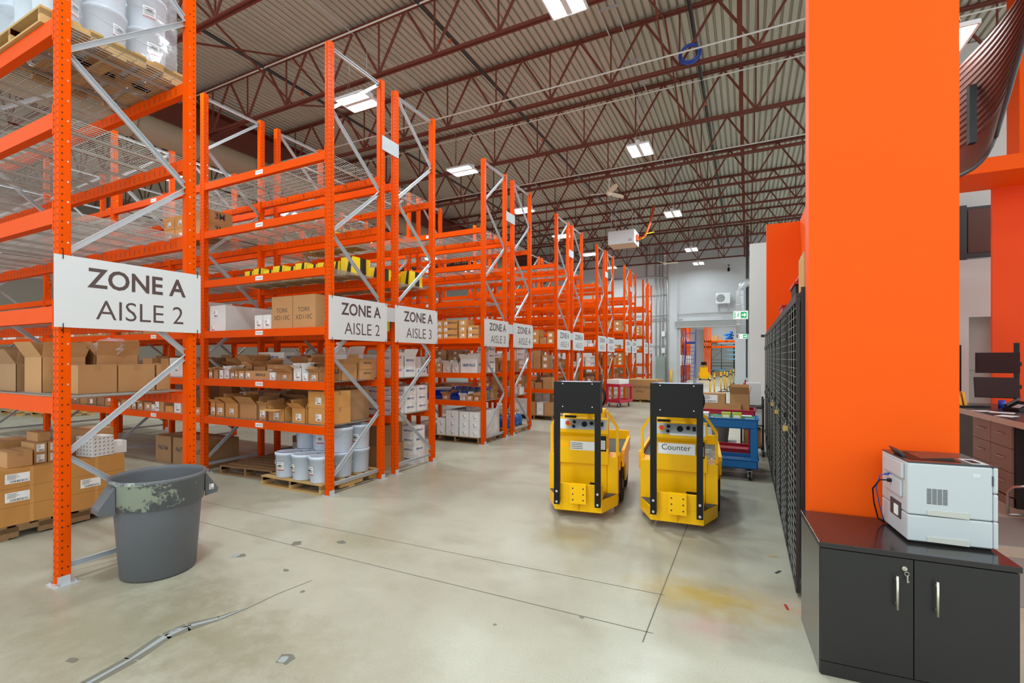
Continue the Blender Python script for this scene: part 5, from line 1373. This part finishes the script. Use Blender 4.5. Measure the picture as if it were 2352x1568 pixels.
for i, (x, y, w, d, rz) in enumerate(((2.78, 8.35, .20, .14, 20), (2.92, 8.2, .22, .16, -25), (2.80, 7.75, .21, .15, 50))):
    tag(MB().box(-w, w, -d, d, 0, .002 + .001 * i).build('paper_sheet', PAPER, None, (x, y, 1.001), R(rz)) if False else MB().box(-w / 2, w / 2, -d / 2, d / 2, 0, .003).build('paper_sheet', PAPER, None, (x, y, 1.001), R(rz)), 'white paper lying on the counter, %s of three' % ('farthest', 'middle', 'nearest')[i], 'paper')
tag(MB().box(-.22, .22, -.07, .07, 0, .02).build('keyboard', BLACK, None, (2.95, 7.35, 1.001), R(80)), 'black keyboard at the near end of the counter', 'keyboard')
tag(MB().box(-.2, .2, -.07, .07, 0, .02).build('keyboard', BLACK, None, (2.86, 8.95, 1.001), R(20)), 'black keyboard below the stacked monitors', 'keyboard')
b = MB().prism([(0, 0), (.03, 0), (-.01, .22), (-.04, .22)], 'y', -.1, .1); b.prism([(.05, 0), (.08, 0), (.05, .2), (.02, .2)], 'y', -.1, .1)
tag(b.build('folder', YELP, None, (2.82, 9.25, 1.001), R(-10)), 'orange-yellow folders leaning on the counter beside the pillar', 'folder')
tag(MB().lathe([(0, 0), (.04, 0), (.04, .1), (.03, .1), (.03, .01)], 16).build('mug', BLUEBIN, None, (3.22, 9.05, 1.001)), 'blue mug on the counter under the lower monitor', 'mug')
chf = MB(); chf.tube([(0, 0, .02), (0, 0, .25), (.03, -.04, .32), (.12, -.12, .36)], .014, 8); chf.tube([(0, 0, .014), (.3, .1, .014)], .012, 8)
tag(chf.build('chair_frame', STEEL, None, (2.52, 6.95, .001)), 'curved chrome chair leg at the counter kneehole', 'chair')
tag(MB().box(-.8, .55, -.5, .45, 0, .008).build('floor_mat', MAT_FL, None, (2.25, 6.35, .001), R(8)), 'grey floor mat in front of the counter, farther one', 'mat')
tag(MB().box(-.8, .65, -.5, .5, 0, .008).build('floor_mat', MAT_FL, None, (2.15, 5.0, .001), R(8)), 'grey floor mat near the printer cabinet, nearer one', 'mat')
MB().box(0, 1, 0, 1, 0, 1) 

# ------------------------------------------------------------------ far wall fittings
b = MB().box(-3.80, -.44, YW - .22, YW - .013, 3.53, 3.88, 2); b.box(-3.80, -.44, YW - .24, YW - .013, 3.86, 3.90, 1); b.box(-3.80, -.44, YW - .24, YW - .013, 3.50, 3.53, 1)
for k in range(12): b.box(-3.7 + .28 * k, -3.68 + .28 * k, YW - .225, YW - .22, 3.62, 3.64, 1)
tag(b.build('roll_door_housing', [GALV, WALLG, mat('door_housing_grey', C(150, 152, 150), .5)]), 'grey roller door housing above the big doorway in the far wall', 'door')
ac = thing('condenser_unit', 'white air conditioner condenser on brackets above the doorway', 'air conditioner', (-1.22, YW - .40, 4.77))
MB().box(-.37, .37, -.15, .15, 0, .60).build('body', FIX, ac, bevel=.01)
b = MB()
for r in (.08, .14, .20): b.tube([(-.12 + r * math.cos(a), -.156, .3 + r * math.sin(a)) for a in [k * PI / 12 for k in range(24)]], .006, 5, 0, False, True)
for k in range(8): b.tube([(-.12, -.156, .3), (-.12 + .22 * math.cos(k * PI / 4), -.156, .3 + .22 * math.sin(k * PI / 4))], .004, 5)
b.build('fan_grille', GALV, ac); b = MB().disc(.23, -.152, 28, 0, (-.12, 0, .3), 'y'); b.build('fan_opening', mat('fan_shade', C(150, 150, 146), .6), ac)
b = MB()
for s in (-.25, .25): b.box(s - .02, s + .02, -.15, .395, -.05, -.005).bar((s, -.1, -.04), (s, .39, -.4), .03, .03); b.box(s - .02, s + .02, .36, .395, -.45, -.0)
b.build('bracket', GALV, ac)
b = MB().tube([(.37, 0, .2), (.6, .1, .2), (.75, .1, .1), (.75, .1, -.6)], .03, 8); b.build('line_set', PIPEW, ac)
DX, DY = -.30, 27.0
b = MB(); b.tube([(DX, DY, 2.75), (DX, DY, 5.15), (DX + .05, DY, 5.4), (DX + .25, DY, 5.55), (DX + .5, DY, 5.58)], .21, 20)
for k in range(5): b.tube([(DX, DY, 2.9 + .5 * k), (DX, DY, 2.94 + .5 * k)], .22, 20)
tag(b.build('vent_pipe', GALV), 'galvanised round vent pipe with elbow right of the doorway', 'pipe')
def exit_sign(x, y, z, w, h, label):
    t = thing('exit_sign', label, 'sign', (x, y, z))
    MB().box(-w / 2 - .02, w / 2 + .02, 0, .05, -h / 2 - .02, h / 2 + .02).build('frame', FIX, t)
    b = MB().box(-w / 2, w / 2, -.003, 0, -h / 2, h / 2, 0)
    b.box(.0, w / 2 - .012, -.004, -.003, -h / 2 + .012, h / 2 - .012, 1)                     # arrow half
    b.prism([(.025, -.015), (w * .27, -.015), (w * .27, -.055), (w * .42, 0), (w * .27, .055), (w * .27, .015), (.025, .015)], 'y', -.006, -.004, 0)
    b.box(-w / 2 + .01, -w / 2 + .035, -.004, -.003, -h / 2 + .012, h / 2 - .012, 1)
    b.lathe([(.014, -.0045), (0, -.0045)], 10, 1, (-.04, 0, .055), 'y') if False else b.disc(.014, -.0045, 10, 1, (-.04, 0, .055), 'y')
    for p, q in (((-.05, .035), (-.07, -.01)), ((-.07, -.01), (-.04, -.03)), ((-.04, -.03), (-.05, -.065)), ((-.07, -.01), (-.10, -.05)), ((-.05, .03), (-.02, .01)), ((-.05, .03), (-.085, .015))):
        b.bar((p[0], -.0042, p[1]), (q[0], -.0042, q[1]), .016, .001, 1, up=(0, 1, 0))
    b.build('pictogram', [EXITW, GREENX], t)
    MB().tube([(w / 2 + .02, .025, 0), (.06 - x, .025, 0)], .012, 6).build('arm', GALV, t)
exit_sign(-.155, 14.03, 2.85, .32, .19, 'lit green running man exit sign with arrow, nearer one')
exit_sign(-.19, 26.735, 2.80, .36, .21, 'lit green exit sign seen below the nearer one by the vent pipe')
el = thing('electrical_panel', 'tall grey-green electrical panel on the far wall left of the doorway', 'panel', (-4.66, YW - .145, .1))
MB().box(-.27, .27, 0, .12, 0, 1.68).build('box', ELEC, el); MB().box(-.25, .25, -.008, 0, .04, 1.62).build('door', ELEC, el)
b = MB(); x0 = -4.42
b.tube([(-8, YW - .06, 6.66), (-5.0, YW - .06, 6.62), (-4.36, YW - .12, 6.5), (-4.28, YW - .19, 6.3), (-4.28, YW - .19, .1)], .05, 8)
tag(b.build('conduit', PIPEG), 'thick steel conduit bending down beside the electrical panel', 'conduit')
for i, (x, z0) in enumerate(((-4.95, 1.8), (-4.72, 1.8), (-4.55, 1.8), (-5.5, .0))):
    tag(MB().tube([(x, YW - .05, z0), (x, YW - .05, 8.4)], .03, 6).build('conduit', PIPEG), 'vertical steel conduit on the far wall, %s from left' % ORD[[1, 2, 3, 0][i] + 1], 'conduit', 'vertical conduits on the far wall')
for i, (z, x1) in enumerate(((4.30, -.5), (3.98, -3.4), (4.08, -4.3), (5.5, -4.3), (2.45, -4.3))):
    tag(MB().tube([(-8, YW - .09, z), (x1 if x1 > -4.25 else -4.34, YW - .09, z)], .025, 6).build('conduit', PIPEG), 'horizontal steel conduit on the far wall, %s' % ('highest of the three over the doorway', 'lowest over the doorway', 'middle one over the doorway', 'above those over the doorway', 'low one beside the panel')[i], 'conduit')
for z, q in ((3.0, 'upper'), (2.0, 'lower')): tag(MB().box(-4.61, -4.41, YW - .135, YW - .025, z, z + .3).build('junction_box', FIX), 'pale junction box above the electrical panel, %s one' % q, 'box')
tag(MB().tube([(-4.05, YW - .2, 0), (-4.05, YW - .2, 1.0)], .06, 12).build('guard_post', YELP), 'short yellow guard post beside the far doorway', 'post')
cm = MB().tube([(-.93, YW - .01, 6.98), (-.93, YW - .2, 6.98), (-.93, YW - .2, 6.75)], .03, 8).tube([(-.93, YW - .45, 6.62), (-.93, YW - .12, 6.78)], .07, 10)
tag(cm.build('security_camera', BLACK), 'black spotlight camera on the far wall under the roof', 'camera')
fe = thing('fire_extinguisher', 'red fire extinguisher on the edge of the far partition', 'extinguisher', (-.06, 19.9, .35))
MB().lathe([(0, 0), (.075, 0), (.08, .02), (.08, .38), (.03, .45), (.03, .5), (0, .5)], 16).build('cylinder', EXTRED, fe); MB().box(-.02, .02, -.06, .04, .5, .53).tube([(0, -.04, .5), (.02, -.09, .4), (.02, -.09, .15)], .012, 6).build('valve_hose', BLACK, fe)
MB().box(-.16, -.02, -.04, -.03, .12, .34).build('tag_card', PAPER, fe); MB().box(-.02, .1, .08, .1, .0, .6).build('wall_bracket', GALV, fe)
tag(MB().box(.02, .1, 19.97, 20.05, 0, 2.6).build('pier_post', WALLG), 'slim grey post carrying the fire extinguisher', 'post')

# unit heater, fans
ht = thing('unit_heater', 'boxy grey gas unit heater hung from the roof joists', 'heater', (-4.30, 18.4, 6.05), 0)
MB().box(-.50, .50, -.42, .42, .012, .52).build('casing', HEATM, ht, bevel=.01)
MB().box(-.50, .50, -.42, .42, 0, .011).build('base_panel', HEATB, ht)
b = MB()
for k in range(7): b.box(-.53, -.50, -.38, .38, .05 + .065 * k, .06 + .065 * k + .02)
b.build('louvre', GALV, ht)
b = MB().box(.27, .40, -.423, -.42, .16, .17).box(.27, .40, -.423, -.42, .10, .12); b.build('rating_label', DKGREY, ht)
b = MB().box(.50, .58, -.2, .1, .14, .34).tube([(.58, -.05, .24), (.8, -.05, .26), (1.0, 0, .75), (1.15, .05, 1.45)], .05, 8); b.build('flue', SPRK, ht)
MB().tube([(.56, -.1, .17), (.75, -.1, .2), (.9, -.05, .38), (1.15, 0, .42)], .014, 6).build('gas_hose', YEL, ht)
b = MB()
for sx in (-.4, .4):
    for sy in (-.35, .35): b.tube([(sx, sy, .5), (sx, sy, 2.45)], .008, 5)
b.build('hanger_rod', GALV, ht)
def fan(x, y, z, rz, label):
    t = thing('ceiling_fan', label, 'fan', (x, y, z), 0)
    MB().lathe([(0, -.08), (.06, -.07), (.1, 0), (.1, .06), (.04, .1), (.02, .12), (0, .12)], 20).build('motor', FANM, t)
    MB().tube([(0, 0, .1), (0, 0, .45)], .014, 8).lathe([(.02, .38), (.06, .45), (.06, .47), (0, .47)], 12).build('downrod', FANM, t)
    for k in range(3):
        b = MB(); a = rz + k * 2 * PI / 3; vs = []; n = 9
        for i in range(n):
            u = i / (n - 1); r = .1 + u * .62; w = .045 + .035 * math.sin(PI * min(1, u * 1.1)) + .02 * u - (.05 if i == n - 1 else 0)
            for s in (-1, 1): vs.append((r, s * w, s * -.018 + .02 * u))
        top = len(vs); vs += [(v[0], v[1], v[2] + .012) for v in vs]
        fs = []
        for i in range(n - 1):
            p = 2 * i; fs += [(p, p + 1, p + 3, p + 2), (top + p, top + p + 2, top + p + 3, top + p + 1), (p, p + 2, top + p + 2, top + p), (p + 1, top + p + 1, top + p + 3, p + 3)]
        fs += [(0, top, top + 1, 1), (2 * n - 2, 2 * n - 1, top + 2 * n - 1, top + 2 * n - 2)]
        ca_, sa_ = math.cos(a), math.sin(a)
        b.add([(v[0] * ca_ - v[1] * sa_, v[0] * sa_ + v[1] * ca_, v[2]) for v in vs], fs); b.build('blade', FANM, t)
    return t
fan(-3.98, 15.0, 7.0, R(-56), 'white three blade ceiling fan hung between the two lamp rows, nearer one')
fan(-4.1, 27.3, 6.95, R(10), 'white three blade ceiling fan before the far wall, farther one')

# ------------------------------------------------------------------ yellow posts, the rooms beyond the doorway
for i, (x, y) in enumerate(((-1.41, 21.75), (-1.36, 23.9), (-1.18, 26.0), (-1.09, 27.94), (-.91, 26.35), (-.86, 30.3), (-.79, 34.2))):
    t = thing('belt_post', 'yellow belt post on a black base near the doorway, %s from left' % ORD[i + 1], 'post', (x, y, .001), 0, None)
    MB().tube([(0, 0, .03), (0, 0, .92)], .034, 12).lathe([(.036, .90), (.036, .99), (.03, 1.0), (0, 1.0)], 12).build('pole', YELP, t); MB().lathe([(0, .0), (.17, 0), (.17, .015), (.05, .035), (0, .035)], 20).build('base', BLACK, t)
    MB().box(-.034, .034, -.037, -.03, .72, .80).build('belt_cassette', DKGREY, t)
struct('wall_far_room', MB().box(-9, -2.85, 44, 44.2, 0, 6).box(-.3, 4, 44, 44.2, 0, 6).box(-2.85, -.3, 44, 44.2, 2.9, 6), WALLG)
struct('wall_far_room_right', MB().box(-.38, -.25, YW + .3, 44, 0, 6), WALLW)
struct('wall_far_end', MB().box(-9, 4, 58, 58.2, 0, 6), WALLW)
struct('ceiling_far_room', MB().box(-24, 6, YW + .3, 60, 6.0, 6.1), WALLG)
RNF = ['nearest', 'second', 'third', 'fourth', 'fifth']
for i, y in enumerate((31.3, 32.6, 33.9, 35.2, 36.5, 37.8, 39.1)):
    t = thing('pallet_rack', 'orange rack in the room beyond the doorway, %s one' % nth[i], 'rack', (-3.92 - .02 * i, y, 0))
    for k in range(2):
        for me, yy in ((POSTN, 0), (POSTF, DEPTH)): link('upright', me, t, (-.05 - k * PITCH, yy, 0))
        for me in BRACE['B']: link('brace', me, t, (-.05 - k * PITCH, 0, 0))
    for z in (1.3, 2.6, 3.9):
        link('beam', BEAM[(.12, 1)], t, (-.05 - PITCH / 2, 0, z)); link('beam', BEAM[(.12, -1)], t, (-.05 - PITCH / 2, DEPTH, z))
    s_ = MB().box(.01, .016, .25, .75, 1.2, 1.9).build('rack_sign', PAPER, t)
br_ = thing('bridge_rack', 'orange rack bays bridging over the far gangway', 'rack', (-3.02, 42.6, 0))
for z in (2.55, 3.02):
    MB().box(-.2, 2.6, 0, .05, z, z + .14).build('beam', ORANGE, br_); MB().box(-.2, 2.6, .93, .98, z, z + .14).build('beam', ORANGE, br_)
for x in (-.2, -.02, .12, .25): MB().box(x, x + .08, 0, .08, 0, 4.6).build('upright', ORANGE, br_)
MB().box(2.52, 2.6, 0, .08, 0, 4.6).build('upright', ORANGE, br_)
MB().box(.2, 2.6, .05, .93, 3.13, 3.15).build('deck', GALVD, br_)
carton(-2.45, 43.08, 3.165, .55, .5, .42, 'b', 'brown carton on the bridging rack beyond the doorway, larger one', 0)
carton(-2.02, 43.05, 3.165, .25, .4, .25, 'b', 'brown carton on the bridging rack beyond the doorway, smaller one', 0)
b = MB()
rr = random.Random(3)
for k in range(7): b.tube([(-.35 + rr.uniform(0, .5), 0, .06 + .09 * k), (.15 + rr.uniform(0, .25), .5, .06 + .09 * k)], .06, 10)
tag(b.build('blue_pipe_bundle', BLUET, None, (-1.35, 42.4, 3.23)), 'bundle of bright blue pipes on the bridging rack beyond the doorway', 'pipes')
ld = thing('rolling_ladder', 'blue rolling warehouse ladder beyond the doorway', 'ladder', (-3.48, 34.3, .001))
b = MB()
for s in (-.32, .32):
    b.bar((s, -.9, .05), (s, .5, 2.75), .04, .04); b.bar((s, .5, 0.05), (s, .5, 3.7), .035, .035); b.bar((s, -.9, .05), (s, .5, .05), .04, .04); b.bar((s, -.75, 1.3), (s, .35, 3.5), .03, .03)
b.build('frame', LADB, ld)
for k in range(10):
    u = k / 10; MB().box(-.32, .32, -.9 + 1.4 * u - .09, -.9 + 1.4 * u + .09, .05 + 2.7 * u + .2, .05 + 2.7 * u + .225).build('step', LADB, ld)
MB().box(-.34, .34, .2, .6, 2.7, 2.82).build('platform', LADB, ld)
MB().box(-.33, .33, .49, .5, 3.4, 3.44).build('top_rail', LADB, ld)
tg = thing('stock_chaser', 'small distant yellow stock chaser beyond the doorway beside the blue ladder', 'vehicle', (-3.0, 39.3, .001))
b = MB().box(-.36, .36, 0, 1.2, .12, .55).prism([(-.36, 0), (.36, 0), (.3, -.1), (-.3, -.1)], 'z', .12, .34).box(-.28, .28, .1, .35, .55, 1.0).box(-.1, .1, .15, .3, 1.0, 1.15); b.build('body', YEL, tg)
b = MB()
for s in (-1, 1): b.lathe([(0, -.05), (.16, -.05), (.16, .05), (0, .05)], 14, 0, (s * .3, .5, .16), 'x')
b.build('wheel', RUBBER, tg); MB().box(-.2, .2, -.02, .0, 1.15, 1.4).build('backrest_plate', BLACK, tg)
sh = thing('cantilever_rack', 'cantilever rack of pale blue trays in the far storeroom', 'rack', (-1.0, 50.5, 0))
for i in range(5):
    b = MB().box(-.6, 1.0, -.3, .9, 1.55 + .42 * i, 1.67 + .42 * i); b.prism([(-.6, 1.55 + .42 * i), (-.9, 1.67 + .42 * i), (-.6, 1.67 + .42 * i)], 'y', -.3, .9); b.build('tray', LTBLUE, sh)
MB().box(-.2, -.05, .3, .4, 0, 3.6).build('post', DKGREY, sh)
for z in (.35, .9, 1.2): MB().box(-2.2, 1.0, -.2, .8, z, z + .05).build('shelf', DKGREY, sh)
for x in (-2.2, -1.3): MB().box(x, x + .06, .3, .36, 0, 4.2).build('post', DKGREY, sh)
b = MB()
for z in (1.5, 2.5): b.bar((-2.2, .33, z), (-1.3, .33, z + .9), .03, .03); b.bar((-2.2, .33, z), (-1.3, .33, z), .03, .03)
b.build('cross_brace', DKGREY, sh)
b = MB()
for k in range(4): b.tube([(-2.0 + .1 * k, -.1, 0), (-.7, .1, 0 + .02 * k)], .09, 10)
tag(b.build('film_roll', LTBLUE, None, (-1.2, 50.62, .49)), 'pale blue wrapped rolls on the low shelf in the far storeroom', 'roll')
carton(-2.35, 47.5, .001, .7, .6, .5, 'b', 'brown carton on the floor inside the far doorway', 0)

# scraps on the floor by the lockers
for i, (x, y, m, q) in enumerate(((.20, 4.62, WOOD, 'tan'), (.22, 4.30, PIPEB, 'dark'), (.24, 3.72, EXTRED, 'red'))):
    tag(MB().box(-.035, .035, -.008, .008, 0, .003).build('floor_scrap', m, None, (x, y, .001), R(20 + 40 * i)), 'small %s scrap on the floor beside the mesh lockers' % q, 'scrap')
